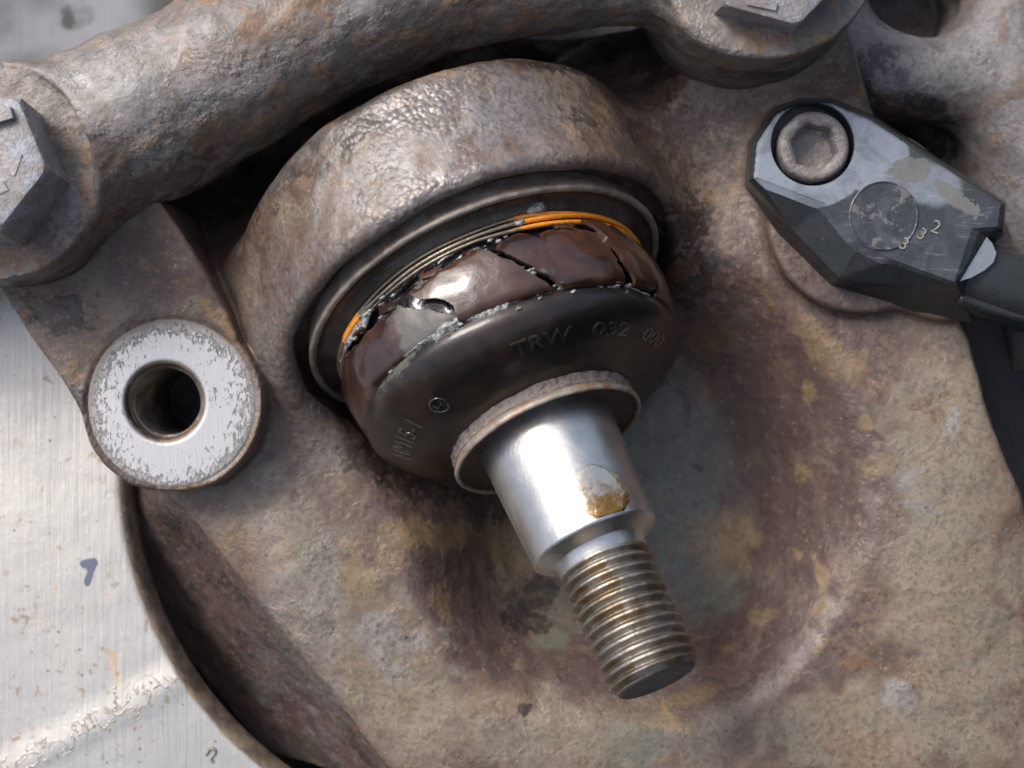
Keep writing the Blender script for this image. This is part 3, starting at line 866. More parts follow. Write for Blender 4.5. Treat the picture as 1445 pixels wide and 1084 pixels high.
# wet grease along the crease
rng = random.Random(4)
def grease_bead(phi0, phi1, t0, size, seed, label=None):
    n = int(abs(phi1 - phi0) * 3) + 6
    phi = np.radians(np.linspace(phi0, phi1, n))
    q = np.stack([np.degrees(phi) * 3, np.full(n, seed * 13.), np.zeros(n)], 1)
    rad = np.clip(size * (.72 + 1.5 * fbm(q, 16, 2, seed)), .8, 40) * np.sqrt(np.clip(np.minimum(np.arange(n), n - 1 - np.arange(n)) / 4, .05, 1))
    t = t0 + fbm(q, 14, 3, seed + 2) * 14
    path = bj(lean(t, phi), 230 + rad * .1, phi)
    Vg, Fg = tube(path, rad, 14)
    ctr = np.repeat(path, 14, 0); rd = bj(0 * t, 0 * t + 1, phi) - bj(0 * t, 0 * t, phi); rd = np.repeat(rd, 14, 0)
    off = ((Vg - ctr) * rd).sum(1, keepdims=True); Vg = Vg - rd * off * .45 + rd * 2
    Vg = Vg + np.stack([fbm(Vg, 7, 2, 1), fbm(Vg, 7, 2, 21), fbm(Vg, 7, 2, 41)], 1) * 3.2
    mesh_obj('grease_bead', Vg, Fg, M['grease'], boot, label=label)
def grease_sheet(phi0, phi1, t0, half, seed, thr, label=None):
    nu, nv = int(abs(phi1 - phi0) * 4.2), 26
    u = np.radians(np.linspace(phi0, phi1, nu)); v = np.linspace(-1, 1, nv)
    VV_, UU = np.meshgrid(v, u, indexing='ij')
    q = np.stack([np.degrees(UU).ravel() * 4, VV_.ravel() * half, np.full(UU.size, seed * 11.)], 1)
    mid = fbm(q * np.array([1, 0, 1]), 40, 3, seed) * 12
    wid = .62 + .9 * fbm(q * np.array([1, 0, 1]), 30, 3, seed + 4)
    tt_ = VV_.ravel() * half + mid
    edge = 1 - (VV_.ravel() / np.clip(wid, .15, 1)) ** 2 - 2.2 * np.clip(np.abs(np.degrees(UU.ravel()) - (phi0 + phi1) / 2) / (abs(phi1 - phi0) / 2) - .82, 0, 1) * 4
    hh = 6.5 * np.clip(edge, -1.5, 1) + 9 * fbm(q, 9, 3, seed + 9) + 4 * np.abs(fbm(q, 22, 2, seed + 5)) - thr
    t = lean(t0 + tt_, UU.ravel())
    r = np.where(tt_ < 0, 231 - .25 * np.abs(tt_), 229 - .45 * tt_) - 4 + np.clip(hh, -9, 9)
    P = bj(t, r, UU.ravel()).reshape(nv, nu, 3)
    Vg, Qg = gridmesh(P)
    mesh_obj('grease_smear', Vg, Qg, M['grease'], boot, label=label)
grease_sheet(124, 112, 132, 9, 1, 1.5)
grease_sheet(114, 82, 132, 15, 2, -2.5, 'shiny pale grease in the crease of the boot')
grease_sheet(87, 68, 132, 9, 3, .5)
grease_sheet(69, 24, 132, 5.5, 4, .5)
grease_bead(152, 128, 36, 5, 5)
grease_bead(176, 156, 34, 4, 6)
grease_bead(28, 20, 40, 4, 7)
def blob(phi, t, r, size, seed):
    bm = bmesh.new(); bmesh.ops.create_icosphere(bm, subdivisions=2, radius=1)
    Vb = np.array([v.co[:] for v in bm.verts]); Fb = np.array([[v.index for v in f.verts] for f in bm.faces]); bm.free()
    Vb = Vb * size * (1 + .8 * fbm(Vb * 10 + seed * 9, 7, 2, seed)[:, None])
    fr = np.stack([e1 * 1.2, e2, d])
    Vb = Vb * np.array([1.25, 1.0, .8])
    return Vb @ fr + bj(t, r, math.radians(phi)), Fb
BV, BF = [], []
c0 = 0
for i in range(80):
    z = rng.random()
    if z < .2: ph, t, r = rng.gauss(92, 16), rng.gauss(134, 5), 231
    elif z < .55: ph, t, r = rng.gauss(72, 3), rng.gauss(106, 8), 239
    elif z < .75: ph, t, r = rng.gauss(133, 8), rng.gauss(44, 9), 236
    elif z < .85: ph, t, r = rng.gauss(170, 12), rng.gauss(36, 4), 231
    else: ph, t, r = rng.gauss(84, 3), rng.gauss(52, 9), 229
    v_, f_ = blob(ph, float(lean(np.array(t), np.array(math.radians(ph)))), r, rng.uniform(.8, 3.2), i)
    BV.append(v_); BF.append(f_ + c0); c0 += len(v_)
o = mesh_obj('grease_spatter', np.concatenate(BV), np.concatenate(BF), M['grease'], boot)
o['kind'] = 'stuff'
mesh_obj('grease_blob', *blob(62, 14, 236, 9, 5), M['grease'], joint)
mesh_obj('grease_blob', *blob(70, 30, 236, 5, 6), M['grease'], joint)

# raised lettering wrapped on the boot
ls = np.concatenate([[0], np.cumsum(np.linalg.norm(np.diff(lowprof, axis=0), axis=1))])
def wrap_text(body, phi_start, phi_end, s_mid, height, name='lettering', label=None):
    Vt, Ft = text_mesh(body, height * 1.38, .7, .35)
    x0, x1 = Vt[:, 0].min(), Vt[:, 0].max()
    u = (Vt[:, 0] - x0) / (x1 - x0)
    phi = np.radians(phi_start + (phi_end - phi_start) * u)
    s = s_mid - (Vt[:, 1] - height / 2)
    t = np.interp(s, ls, lowprof[:, 0]); r = np.interp(s, ls, lowprof[:, 1])
    t1 = np.interp(s + 1, ls, lowprof[:, 0]); r1 = np.interp(s + 1, ls, lowprof[:, 1])
    t1 = lean(t1, phi); t = lean(t, phi)
    nt, nr_ = -(r1 - r), (t1 - t)
    nn = np.hypot(nt, nr_); nt, nr_ = nt / nn, nr_ / nn
    zz_ = Vt[:, 2] + .35
    mesh_obj(name, bj(t + nt * zz_, r + nr_ * zz_, phi), Ft, M['letters'], boot, smooth=False, label=label)
s_at = lambda rr_: float(np.interp(-rr_, -lowprof[24:, 1], ls[24:]))
wrap_text('TRW', 89, 66, s_at(201), 22, label='raised letters TRW')
wrap_text('032', 57, 39, s_at(201), 22, label='raised figures 032')
wrap_text('000', 30, 14, s_at(201), 22, label='raised figures 000')
wrap_text('HM15-1', 170, 141, s_at(196), 24, label='raised code HM15-1')
# round mark
sm_, pm = s_at(188), 126
rings = []
for (rad, hh) in ((12.5, 0), (13, 2), (11, 2), (10.5, 0)):
    a_ = np.linspace(0, 2 * np.pi, 33)[:-1]
    s = sm_ + rad * np.sin(a_)
    t = np.interp(s, ls, lowprof[:, 0]); r = np.interp(s, ls, lowprof[:, 1])
    t = lean(t, math.radians(pm))
    rings.append(bj(t + hh * .6, r + hh * .8, math.radians(pm) + rad * np.cos(a_) / 188))
mesh_obj('round_mark', *loft(rings, False, False), M['letters'], boot, label='raised ring mark')
wrap_text('H', 128.5, 123.5, sm_, 13, 'round_mark')

# rusty band, cup washer
rev_obj('rust_band', catmull([(200, 122), (204, 131), (210, 135), (218, 133), (224, 134), (228, 129)], 4), M['band'], joint, 200, wob(5, 12, 6), label='rusty band with yellow flecks')
rev_obj('cup_washer', catmull([(224, 125), (226, 133), (231, 137), (236, 138), (239, 136.4), (239, 133.6), (236, 131.5)], 5), M['washer'], joint, 200, wob(1.5, 30, 7), sharp=70)
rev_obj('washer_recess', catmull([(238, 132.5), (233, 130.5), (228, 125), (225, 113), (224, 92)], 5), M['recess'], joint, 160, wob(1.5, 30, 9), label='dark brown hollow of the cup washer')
# stud
tp = [(206, 97.5), (228, 96.5), (300, 93), (390, 88), (396.5, 87.5), (399, 86), (403, 80), (408, 70.5), (411, 66), (415, 63.5), (422, 62), (428, 60)]
stud = rev_obj('stud', tp, M['stud'], joint, 160, label='bright ground taper of the stud', sharp=22)
T0, T1, PT = 425.0, 596.0, 14.6
zz = np.arange(T0, T1, 1.0); ph_ = np.linspace(0, 2 * np.pi, 121)
ZZ, PH = np.meshgrid(zz, ph_, indexing='ij')
q = (ZZ / PT + PH / (2 * np.pi)) % 1.0
tri = 1 - np.abs(2 * q - 1)
crest = np.clip(tri * 1.35, .12, 1.0)
env = sstep(T0, T0 + 12, ZZ)
R = 52.5 + 9.4 * crest * env + (1 - env) * 8
R = np.minimum(R, 52 + (T1 - ZZ) * 1.0)
P = bj(ZZ, R, PH)
nz = fbm(P.reshape(-1, 3), 14, 2, 3).reshape(R.shape)
P = bj(ZZ, R + nz * 1.4 * sstep(480, 560, ZZ), PH)
mesh_obj('thread', *gridmesh(P), M['thread'], stud, label='oily brownish thread of the stud')
rev_obj('stud_end', [(T1 - 3, 53.6), (T1 - .5, 52.5), (T1 + 1, 50), (T1 - 1, 44), (T1 - 2, 25), (T1 - 2, .5)], M['end'], stud, 90, wob(1.2, 12, 2), label='blackened end of the stud')
# oily drop on the taper
nr, na = 14, 48
P = np.zeros((nr, na + 1, 3))
for i in range(nr):
    k = i / (nr - 1)
    a_ = np.linspace(0, 2 * np.pi, na + 1)
    irr = 1 + .09 * np.sin(3 * a_ + 1) + .05 * np.sin(7 * a_); dt = 40 * k * np.sin(a_) * irr; dx = 38 * irr * k * np.cos(a_) * (1 - .25 * np.sin(a_))
    tt_ = np.clip(366 + dt, 0, 395)
    rad = np.interp(tt_, [p[0] for p in tp], [p[1] for p in tp])
    P[i] = bj(tt_, rad + .3 + 1.5 * (1 - k ** 6) ** .5 * (k > .0) + 0.0, math.radians(66) - dx / 90)
P[0] = P[1].mean(0)
am = np.array([[(.5 + .5 * (i / (nr - 1)) * math.sin(a)) * (1 - .3 * (i / (nr - 1)) ** 3) for a in np.linspace(0, 2 * np.pi, na + 1)] for i in range(nr)])
mesh_obj('oil_drop', *gridmesh(P), M['oil_drop'], stud, attrs={'amber': am.ravel()}, label='amber oil drop on the stud')

# ================================================================== CURVED ARM
ax = grid_axes((-1010, 60, -290), (720, 800, 250), 4.5)
X3, Y3, Z3 = np.meshgrid(*ax, indexing='ij', sparse=True)
X2, Y2 = np.meshgrid(ax[0], ax[1], indexing='ij')
path = [(-190, 330, 40, 125), (-20, 262, 40, 128), (110, 205, 48, 124), (216, 158, 52, 118), (330, 98, 54, 113), (430, 42, 54, 110), (540, -4, 54, 108), (645, -44, 54, 106), (795, -66, 54, 106), (950, -80, 54, 112), (1090, -80, 50, 118)]
arm = None
for a, b in zip(path[:-1], path[1:]):
    pa, pb = U(*a[:3]), U(*b[:3])
    ba = pb - pa
    x, y, z = X3 - pa[0], Y3 - pa[1], Z3 - pa[2]
    t = np.clip((x * ba[0] + y * ba[1] + z * ba[2]) / (ba @ ba), 0, 1)
    dd = np.sqrt((x - t * ba[0]) ** 2 + (y - t * ba[1]) ** 2 + (z - t * ba[2]) ** 2) - (a[3] + (b[3] - a[3]) * t) * .965
    arm = dd if arm is None else smin(arm, dd, 14)
# unseen web added under the arm to keep light out of the gap
for zw, kr in ((-75, .80), (-190, .74)):
    for a, b in zip(path[2:-1], path[3:]):
        pa, pb = U(a[0], a[1], zw), U(b[0], b[1], zw)
        ba = pb - pa
        x, y, z = X3 - pa[0], Y3 - pa[1], Z3 - pa[2]
        t = np.clip((x * ba[0] + y * ba[1] + z * ba[2]) / (ba @ ba), 0, 1)
        dd = np.sqrt((x - t * ba[0]) ** 2 + (y - t * ba[1]) ** 2 + (z - t * ba[2]) ** 2) - (a[3] + (b[3] - a[3]) * t) * kr
        arm = smin(arm, dd, 30)
PADZ1, PADZ2 = 140.0, 152.0
for (cx_, cy_, r_, zt) in ((-15, 240, 158, PADZ1), (1085, -78, 160, PADZ2)):
    c_ = U(cx_, cy_, zt)
    r2 = np.hypot(X2 - c_[0], Y2 - c_[1])[:, :, None]
    kk = (D - zt) / D
    a_ = r2 - r_ * kk + 5; b_ = np.abs(Z3 - (zt - 120)) - 120 + 5
    pad = np.minimum(np.maximum(a_, b_), 0) + np.sqrt(np.maximum(a_, 0) ** 2 + np.maximum(b_, 0) ** 2) - 5
    arm = smin(arm, pad, 22)
    arm = smax(arm, -np.maximum(r2 - (r_ - 9) * kk, -(Z3 - zt)), 7)
V, Q = surface_nets(arm, (ax[0][0], ax[1][0], ax[2][0]), 4.5)
Nn = vnormals(V, Q)
V = V + Nn * (fbm(V, 110, 3, 25) * 9 + fbm(V, 26, 3, 29) * 4.2)[:, None]
A = stain_attrs(V, [
    ('grey', 170, 110, 140, 60, -20, .75), ('grey', 300, 120, 90, 50, -30, .6), ('grey', 60, 130, 80, 40, 0, .5), ('grey', 240, 60, 90, 26, -25, .8), ('grey', 420, 60, 60, 40, -30, .4),
    ('rust', 262, 80, 46, 22, -30, 1.0), ('rust', 345, 55, 24, 44, 20, .9), ('rust', 60, 160, 40, 30, 0, .7), ('rust', 400, 20, 50, 26, -20, .7), ('rust', 290, 175, 40, 24, -30, .7), ('rust', 640, 20, 90, 26, -20, .5), ('rust', 450, 130, 40, 14, -30, .5), ('rust', 12, 113, 18, 4, 0, 1.0),
    ('ochre', 330, 80, 14, 30, 20, .8), ('ochre', 410, 50, 30, 16, 0, .6), ('ochre', 300, 160, 30, 14, 0, .6), ('ochre', 200, 185, 50, 20, 0, .45), ('ochre', 560, 40, 50, 20, -20, .4),
    ('oil', 115, 112, 24, 14, 0, .8), ('oil', 140, 80, 30, 8, -15, .6), ('oil', 150, 420, 160, 40, 0, .5), ('oil', 1050, 130, 120, 40, 0, .4),  # the wide ones darken the walls below the bolt pads
    ('purple', 250, 260, 120, 50, -40, .5), ('purple', 100, 340, 50, 40, 0, .5), ('purple', 560, 90, 120, 26, -20, .5), ('green', 240, 330, 70, 40, -30, .4), ('grey', 1000, 40, 60, 30, 30, .5)], 11)
arm_o = mesh_obj('curved_arm', V, Q, M['arm'], attrs=A, base=U(430, 42, 54))
arm_o['label'] = 'thick rusty cast arm curving across the top of the picture'; arm_o['category'] = 'arm'

# ------------------------------------------------------------------ hex bolts
def hexpt(th, R):
    s = math.pi / 3
    a = (th % s) - s / 2
    return R * math.cos(s / 2) / math.cos(a)
def hex_bolt(px, py, zb, hh, R, rot, tilt, label, marks):
    c = U(px, py, zb + hh)
    zdir = np.array([tilt[0], tilt[1], 1.0]); zdir /= np.linalg.norm(zdir)
    xa = np.array([1.0, 0, 0]); xa -= zdir * xa.dot(zdir); xa /= np.linalg.norm(xa); ya = np.cross(zdir, xa)
    n = 96
    th = np.arange(n) * 2 * np.pi / n
    def ring(fr, z, cap=None):
        out = []
        for a in th:
            r = hexpt(a, R) * fr
            if cap: r = min(r, cap)
            out.append(c + zdir * (z - hh) + r * (math.cos(a + rot) * xa + math.sin(a + rot) * ya))
        return np.array(out)
    t = thing('hex_bolt', label, 'bolt', c - zdir * hh, 'hexagon bolts holding the curved arm')
    rings = [ring(1.0, -6), ring(1.0, hh - 10), ring(.985, hh - 5, R * .985), ring(.965, hh - 1.2, R * .93), ring(.93, hh, R * .885), ring(.5, hh + .3), ring(.02, hh + .3)]
    Vv, Ff = loft(rings)
    nz = fbm(Vv, 16, 3, 7)
    Vv = Vv + zdir * (nz * 1.4)[:, None]
    mesh_obj('head', Vv, Ff, M['bolt'], t, sharp=30)
    rw = [(R * .9, -8), (R * 1.0, -8), (R * 1.04, -4), (R * 1.04, 3), (R * 1.0, 6), (R * .8, 6)]
    for (dx, dy, sx, sy, an, hz) in marks:
        q = [(-sx, -sy), (sx, -sy), (sx, sy), (-sx, sy)]
        ca, sa = math.cos(an), math.sin(an)
        r0 = np.array([c + zdir * (-2) + xa * (dx + ca * x - sa * y) + ya * (dy + sa * x + ca * y) for x, y in q])
        r1 = np.array([c + zdir * hz + xa * (dx + .9 * (ca * x - sa * y)) + ya * (dy + .9 * (sa * x + ca * y)) for x, y in q])
        mesh_obj('raised_mark', *loft([r0, r1]), M['bolt'], t, smooth=False)
    return t
hex_bolt(-43, 226, PADZ1 - 4, 80, 112 * .9, math.radians(-6.5), (-.02, .10), 'hexagon bolt head cut off by the left edge, with raised marks', [(40, 54, 16, 8, .3, 9), (58, -6, 5, 16, -.3, 1.5), (40, -38, 10, 6, .5, 1.5)])
hex_bolt(1099, -74, PADZ2 - 4, 62, 113 * .9, math.radians(-14.5 - 60), (.02, -.10), 'hexagon bolt head cut off by the top edge', [(-20, -70, 20, 5, -.2, 4)])

# ================================================================== SPLASH SHIELD
ZS = -112.0
sc = U(712, 660, ZS); RS = 536 * (D - ZS) / D
ra = np.concatenate([RS + np.arange(0, 700, 5.0), RS + 700 + np.arange(0, 900, 40.0)])
an = np.radians(np.arange(95, 305, .55))
lip = [(-2, -46), (-3, -38), (-2, -28), (0, -16), (3, -7), (8, -1.5)]
RS0 = RS; RS = RS + 130 * sstep(math.radians(166), math.radians(150), an)
rows = []; lipm = []
for (dr_, dz) in lip:
    rows.append(np.stack([sc[0] + (RS + dr_) * np.cos(an), sc[1] + (RS + dr_) * np.sin(an), np.full_like(an, ZS + dz)], -1)); lipm.append(np.full_like(an, 1.0 if dz < -4 else .6))
for r0_ in ra[3:] - RS0:
    r_ = RS + r0_
    rows.append(np.stack([sc[0] + r_ * np.cos(an), sc[1] + r_ * np.sin(an), np.full_like(an, ZS)], -1)); lipm.append(np.full_like(an, max(0, .35 - (r0_ - 14) / 30)))
P = np.array(rows); lipm = np.array(lipm).ravel()
V, Q = gridmesh(P)
X, Y = proj(V)
top = V[:, 2] > ZS - 2
wv = fbm(V, 70, 3, 4) * 14
lx, ly = 260 - 30, 1070 - 945
n_ = np.array([.48, .877])          # normal of the embossed step in the picture, pointing down right
sd = (X - 150) * n_[0] + (Y - 1003) * n_[1]
V[:, 2] += top * (4 * sstep(-34, 16, sd + wv * .5) - 2 * sstep(10, 40, sd + wv * .5) + fbm(V, 300, 2, 6) * 8 + fbm(V, 60, 2, 8) * .8)
V[:, 2] -= top * 60 * sstep(150, -350, Y) * 0
seam = np.exp(-((sd - 4 + wv * 1.6) / 4.5) ** 2) * (.75 + .5 * fbm(V, 40, 2, 3)) * sstep(265, 240, X)
seam = np.maximum(seam, np.exp(-((sd - 40 + wv * 1.9) / 3.0) ** 2) * .7 * sstep(.0, .25, fbm(V, 80, 2, 31)) * sstep(265, 240, X))
crack = np.exp(-((sd - 6 + wv) / 22) ** 2) * sstep(275, 235, X)
def line(x0, y0, x1, y1, wd):
    bx, by = x1 - x0, y1 - y0
    t = np.clip(((X - x0) * bx + (Y - y0) * by) / (bx * bx + by * by), 0, 1)
    return np.exp(-(np.hypot(X - x0 - t * bx, Y - y0 - t * by) / wd) ** 2)
streak = np.maximum.reduce([.85 * line(158, 915, 165, 965, 12), .7 * line(80, 830, 55, 885, 8), .75 * line(152, 840, 148, 862, 9), .6 * line(112, 742, 108, 754, 7), .6 * line(146, 740, 150, 736, 6), .5 * line(62, 1000, 130, 985, 8)])
seam = np.maximum(seam, line(162, 968, 164, 998, 4))
ink = np.maximum(line(119, 796, 133, 794, 8), line(133, 792, 123, 823, 6))
gr = np.maximum(np.exp(-((X - 105) / 34) ** 2 - ((Y - 24) / 22) ** 2) * 1.2, np.exp(-((X - 330) / 60) ** 2 - ((Y - 270) / 60) ** 2) * 1.4)  # blotch in the corner; larger patch paints the gap's shade
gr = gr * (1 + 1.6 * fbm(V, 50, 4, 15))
gr = np.maximum(gr, .75 * np.clip(1 - (Y - 40) / 60, 0, 1) * sstep(120, 260, X))  # shade beside the arm painted as dark colour
shield = thing('splash_shield', 'pale silver sheet metal splash shield with rusty edge, lower left', 'shield', U(60, 850, ZS))
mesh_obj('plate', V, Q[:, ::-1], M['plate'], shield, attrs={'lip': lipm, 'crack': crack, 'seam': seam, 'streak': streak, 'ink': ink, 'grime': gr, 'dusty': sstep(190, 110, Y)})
Vb, Fb = tube(catmull([U(291, 1066, ZS + 4), U(295, 1058, ZS + 5), U(301, 1057, ZS + 5), U(304, 1062, ZS + 4), U(298, 1071, ZS + 4), U(301, 1076, ZS + 4)], 5), 2.6, 8)
o = mesh_obj('metal_shaving', Vb, Fb, M['chalk'])
o['label'] = 'tiny pale curled shaving on the silver shield'; o['category'] = 'shaving'

# ================================================================== FAR CASTING (upper right)
ax = grid_axes((380, 20, -420), (1150, 780, 30), 6.0)
X3, Y3, Z3 = np.meshgrid(*ax, indexing='ij', sparse=True)
ZF = -150.0
c_ = U(1300, -18, ZF)
r2 = np.sqrt((X3 - c_[0]) ** 2 + ((Y3 - c_[1]) * 1.12) ** 2)
ring_ = np.sqrt((r2 - 150) ** 2 + (Z3 - ZF + 30) ** 2) - 78
slab = Z3 - (-245 + .10 * (X3 - 500) - .12 * (Y3 - 200))
pa, pb = U(1440, 150, -190), U(1530, 520, -190)
ba = pb - pa
x, y, z = X3 - pa[0], Y3 - pa[1], Z3 - pa[2]
t = np.clip((x * ba[0] + y * ba[1] + z * ba[2]) / (ba @ ba), 0, 1)
limb = np.sqrt((x - t * ba[0]) ** 2 + (y - t * ba[1]) ** 2 + (z - t * ba[2]) ** 2) - 105
edge_ = polysdf(*np.meshgrid(ax[0], ax[1], indexing='ij'), [U(x_, y_, -240)[:2] for x_, y_ in [(1195, -200), (1200, 90), (1300, 190), (1400, 300), (1440, 420), (1700, 420), (1700, -200)]])[:, :, None]
slab = smax(slab, edge_, 30)
f_ = smin(smin(ring_, slab, 30), limb, 60)
f_ = smax(f_, -(np.maximum(r2 - 84, -(Z3 + 330))), 10)
f_ = np.maximum(f_, -(Z3 + 400))
V, Q = surface_nets(f_.astype(np.float32), (ax[0][0], ax[1][0], ax[2][0]), 6.0)
Nn = vnormals(V, Q)
V = V + Nn * (fbm(V, 120, 3, 45) * 10 + fbm(V, 30, 2, 49) * 3)[:, None]
A = stain_attrs(V, [('grey', 1330, 100, 90, 40, -10, .6), ('rust', 1330, 135, 40, 10, 15, .7), ('rust', 1420, 195, 14, 10, 0, .7), ('purple', 1270, 10, 60, 30, 20, .7), ('oil', 1290, 180, 50, 70, -40, .7), ('oil', 1230, 110, 50, 40, 0, .7), ('rust', 1420, 260, 30, 14, 30, .6), ('pale', 1400, 170, 40, 40, 0, .3)], 21)  # dark patches fill the valley beside the ring
o = mesh_obj('suspension_bracket', V, Q, M['far'], attrs=A, base=U(1400, 100, -300))
o['label'] = 'dull grey cast bracket with a round hole, upper right corner'; o['category'] = 'bracket'

# ================================================================== WHEEL SPEED SENSOR
ZT = 46.0
sens = thing('wheel_speed_sensor', 'black plastic wheel speed sensor with cable, bolted on at the right', 'sensor', U(1240, 300, -28))
topo = [(1068, 250), (1073, 205), (1099, 163), (1131, 150), (1172, 149), (1222, 170), (1411, 290), (1408, 320), (1372, 322), (1347, 398), (1259, 366), (1213, 343), (1168, 288)]
outo = [(1056, 254), (1061, 202), (1094, 157), (1129, 144), (1174, 143), (1226, 164), (1418, 287), (1416, 326), (1392, 335), (1362, 414), (1290, 404), (1188, 392), (1122, 324)]
tr = np.array([U(x, y, ZT) for x, y in topo]); md = np.array([U(x, y, ZT - 12) for x, y in outo])
for i in (9, 10, 11, 12): md[i, 2] = ZT - 26
bto = [(1050, 262), (1056, 200), (1090, 152), (1127, 138), (1176, 138), (1228, 160), (1420, 285), (1418, 330), (1402, 345), (1372, 456), (1290, 440), (1172, 403), (1098, 330)]
bt = np.array([U(x, y, -30) for x, y in bto])
Vs, Fs = loft([bt, md, tr])
scw = U(1147, 203, ZT)
def cyl(c, r, z0, z1, n=64):
    th = np.linspace(0, 2 * np.pi, n, endpoint=False)
    ri = lambda z: np.stack([c[0] + r * np.cos(th), c[1] + r * np.sin(th), np.full(n, z)], 1)
    return loft([ri(z0), ri(z1)])
Vs, Fs = boolean_diff(Vs, Fs, [cyl(scw, 58, ZT - 34, ZT + 30)], 7.0)
# dense triangles on top for the film marks
me = bpy.data.meshes.new('tmp'); me.from_pydata([tuple(v) for v in Vs], [], Fs)
bm = bmesh.new(); bm.from_mesh(me)
bmesh.ops.triangulate(bm, faces=bm.faces)
for _ in range(6):
    long = [ed_ for ed_ in bm.edges if ed_.calc_length() > 7]
    if not long: break
    bmesh.ops.subdivide_edges(bm, edges=long, cuts=1, use_grid_fill=False)
    bmesh.ops.triangulate(bm, faces=[f for f in bm.faces if len(f.verts) > 3])
bm.verts.ensure_lookup_table()
Vs = np.array([v.co[:] for v in bm.verts]); Fs = [tuple(v.index for v in f.verts) for f in bm.faces]
bm.free(); bpy.data.meshes.remove(me)
X, Y = proj(Vs)
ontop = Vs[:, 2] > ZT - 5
film_sheen = ontop * np.maximum(sstep(92, 84, np.hypot((X - 1140) * .95, Y - 206)), sstep(14, 6, np.abs((X - 1215) * .8 + (Y - 205) * .55)) * (Y < 235))
film_sheen = np.maximum(film_sheen, ontop * sstep(1255, 1195, X + .35 * (Y - 200)) * sstep(300, 270, Y + 0 * X) * .9)
film_sheen = np.maximum(film_sheen, ontop * sstep(62, 40, np.hypot(X - 1232, Y - 222)))
film_sheen = np.maximum(film_sheen, ontop * .55 * sstep(60, 20, np.hypot((X - 1315) * .7, Y - 262)))
dull = ontop * np.ones_like(X)
dull = np.maximum(dull, .0 * (sstep(1240, 1200, X) * (Y > 250) * (Vs[:, 2] > ZT - 28)))
soil = ontop * np.maximum(np.exp(-((X - 1285) / 34) ** 2 - ((Y - 240) / 22) ** 2), .8 * np.exp(-(((X - 1350) * .8 + (Y - 280) * .6) / 60) ** 2 - (((Y - 280) * .8 - (X - 1350) * .6) / 16) ** 2))
mesh_obj('body', Vs, Fs, M['sensor'], sens, attrs={'film': film_sheen, 'dull': dull, 'soil': soil}, sharp=25)
# round plug
pc = U(1247, 305, ZT)
th = np.linspace(0, 2 * np.pi, 64, endpoint=False)
rg = lambda r, z: np.stack([pc[0] + r * np.cos(th), pc[1] + r * np.sin(th), np.full(64, ZT + z)], 1)
Vp, Fp = loft([rg(48, -6), rg(48, 1.2), rg(46.5, 2.2), rg(45, 1.0), rg(43, .8), rg(20, 1.0), rg(1, 1.0)])
mesh_obj('round_plug', Vp, Fp, M['sensor'], sens, attrs={'film': np.zeros(len(Vp)), 'dull': np.full(len(Vp), .8), 'soil': .36 + .5 * fbm(Vp, 30, 2, 5)}, sharp=30)
# digits
for ch, px, py, rot, sz in (('3', 1276, 344, -30, 26), ('3', 1301, 330, -32, 26), ('2', 1321, 320, -20, 28)):
    Vt, Ft = text_mesh(ch, sz * .93, .5)
    Vt[:, :2] -= (Vt[:, :2].min(0) + Vt[:, :2].max(0)) / 2
    a_ = math.radians(rot)
    q = U(px, py, ZT + 1.6)
    Vv = np.stack([q[0] + Vt[:, 0] * math.cos(a_) - Vt[:, 1] * math.sin(a_), q[1] + Vt[:, 0] * math.sin(a_) + Vt[:, 1] * math.cos(a_), q[2] + Vt[:, 2]], 1)
    mesh_obj('stamped_digit', Vv, Ft, M['chalk'], sens, smooth=False, label='pale stamped figure ' + ch)
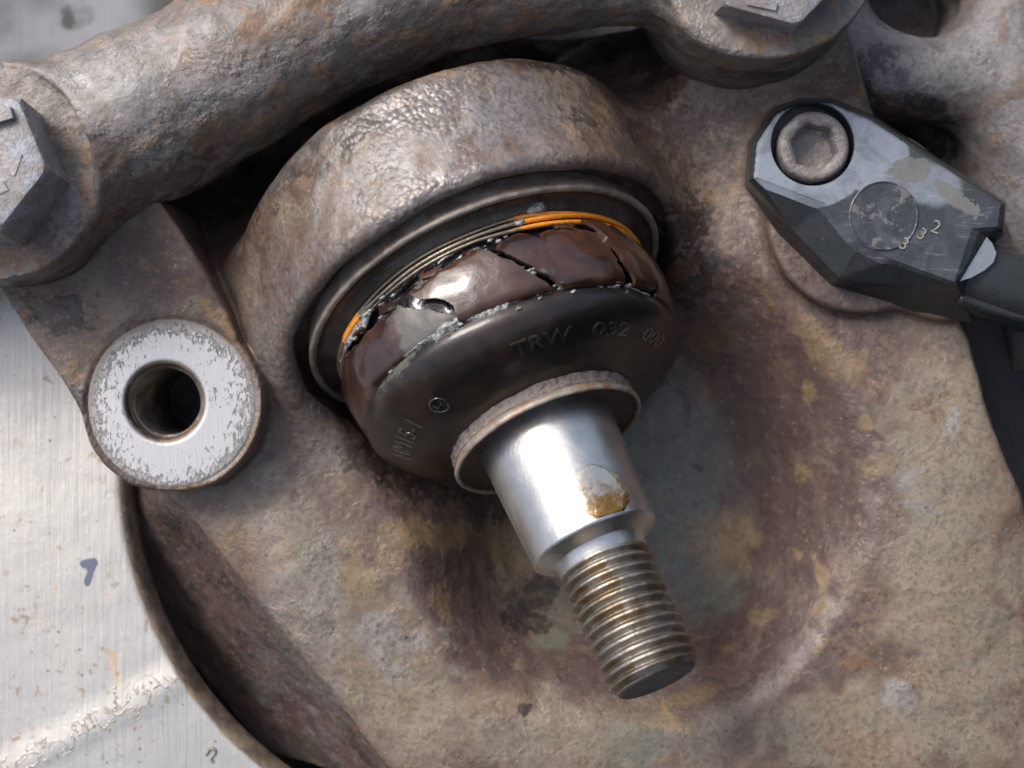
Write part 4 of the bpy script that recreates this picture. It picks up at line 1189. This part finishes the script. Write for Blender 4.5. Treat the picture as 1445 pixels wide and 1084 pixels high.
# sloping end facet and cable stub
fp = [(1373, 321), (1388, 330), (1400, 343), (1406, 357), (1402, 370), (1390, 381), (1370, 392), (1348, 399)]
f0 = np.array([U(x, y, ZT - 2 - .45 * max(0, (x - 1348) * .93 + (y - 399) * .36 + 26) * .5) for x, y in fp])
f1 = f0 - np.array([6, 0, 40.0])
mesh_obj('end_facet', *loft([f1, f0]), M['sensor'], sens, smooth=False, attrs={'film': np.full(16, 1.0), 'dull': np.zeros(16), 'soil': np.zeros(16)}, label='pale half round end facet')  # sky reflection painted pale on the black plastic
cpath = catmull([U(1320, 368, -30), U(1390, 398, -30), U(1480, 425, -34), U(1600, 470, -42), U(1750, 520, -60)], 8)
Vc, Fc = tube(cpath, 54, 40)
mesh_obj('cable', Vc, Fc, M['sensor'], sens, attrs={'film': np.zeros(len(Vc)), 'dull': np.zeros(len(Vc)), 'soil': np.zeros(len(Vc))})
rp = catmull([U(1352, 420, 6), U(1400, 436, 2), U(1470, 456, -4), U(1600, 500, -14)], 8)
Vc, Fc = tube(rp, 9, 12)
mesh_obj('cable_rib', Vc, Fc, M['sensor'], sens, attrs={'film': np.zeros(len(Vc)), 'dull': np.zeros(len(Vc)), 'soil': np.zeros(len(Vc))})

# socket head bolt
sb = thing('socket_head_bolt', 'worn steel socket head bolt sunk in the black sensor', 'bolt', U(1149, 206, 0))
sc2 = U(1150, 206, ZT + 8)
n = 96
th = np.arange(n) * 2 * np.pi / n
def circ(r, z): return np.stack([sc2[0] + r * np.cos(th), sc2[1] + r * np.sin(th), np.full(n, ZT + z)], 1)
def hexr(R, z):
    r = np.array([hexpt(a + .25, R) for a in th])
    return np.stack([sc2[0] + r * np.cos(th), sc2[1] + r * np.sin(th), np.full(n, ZT + z)], 1)
rings = [circ(48.5, -42), circ(48.5, 0), circ(47.5, 4), circ(45, 7.5), circ(42, 8.5), circ(39, 8.2), hexr(35, 6), hexr(33, 2), hexr(32, -24), hexr(20, -27), hexr(2, -28)]
Vv, Ff = loft(rings)
Vv = Vv + np.stack([fbm(Vv, 12, 2, 1), fbm(Vv, 12, 2, 2), fbm(Vv, 12, 2, 3)], 1) * 1.0
mesh_obj('head', Vv, Ff, M['screw'], sb, sharp=60)

for o in list(bpy.data.objects):
    if '_b' in o: del o['_b']
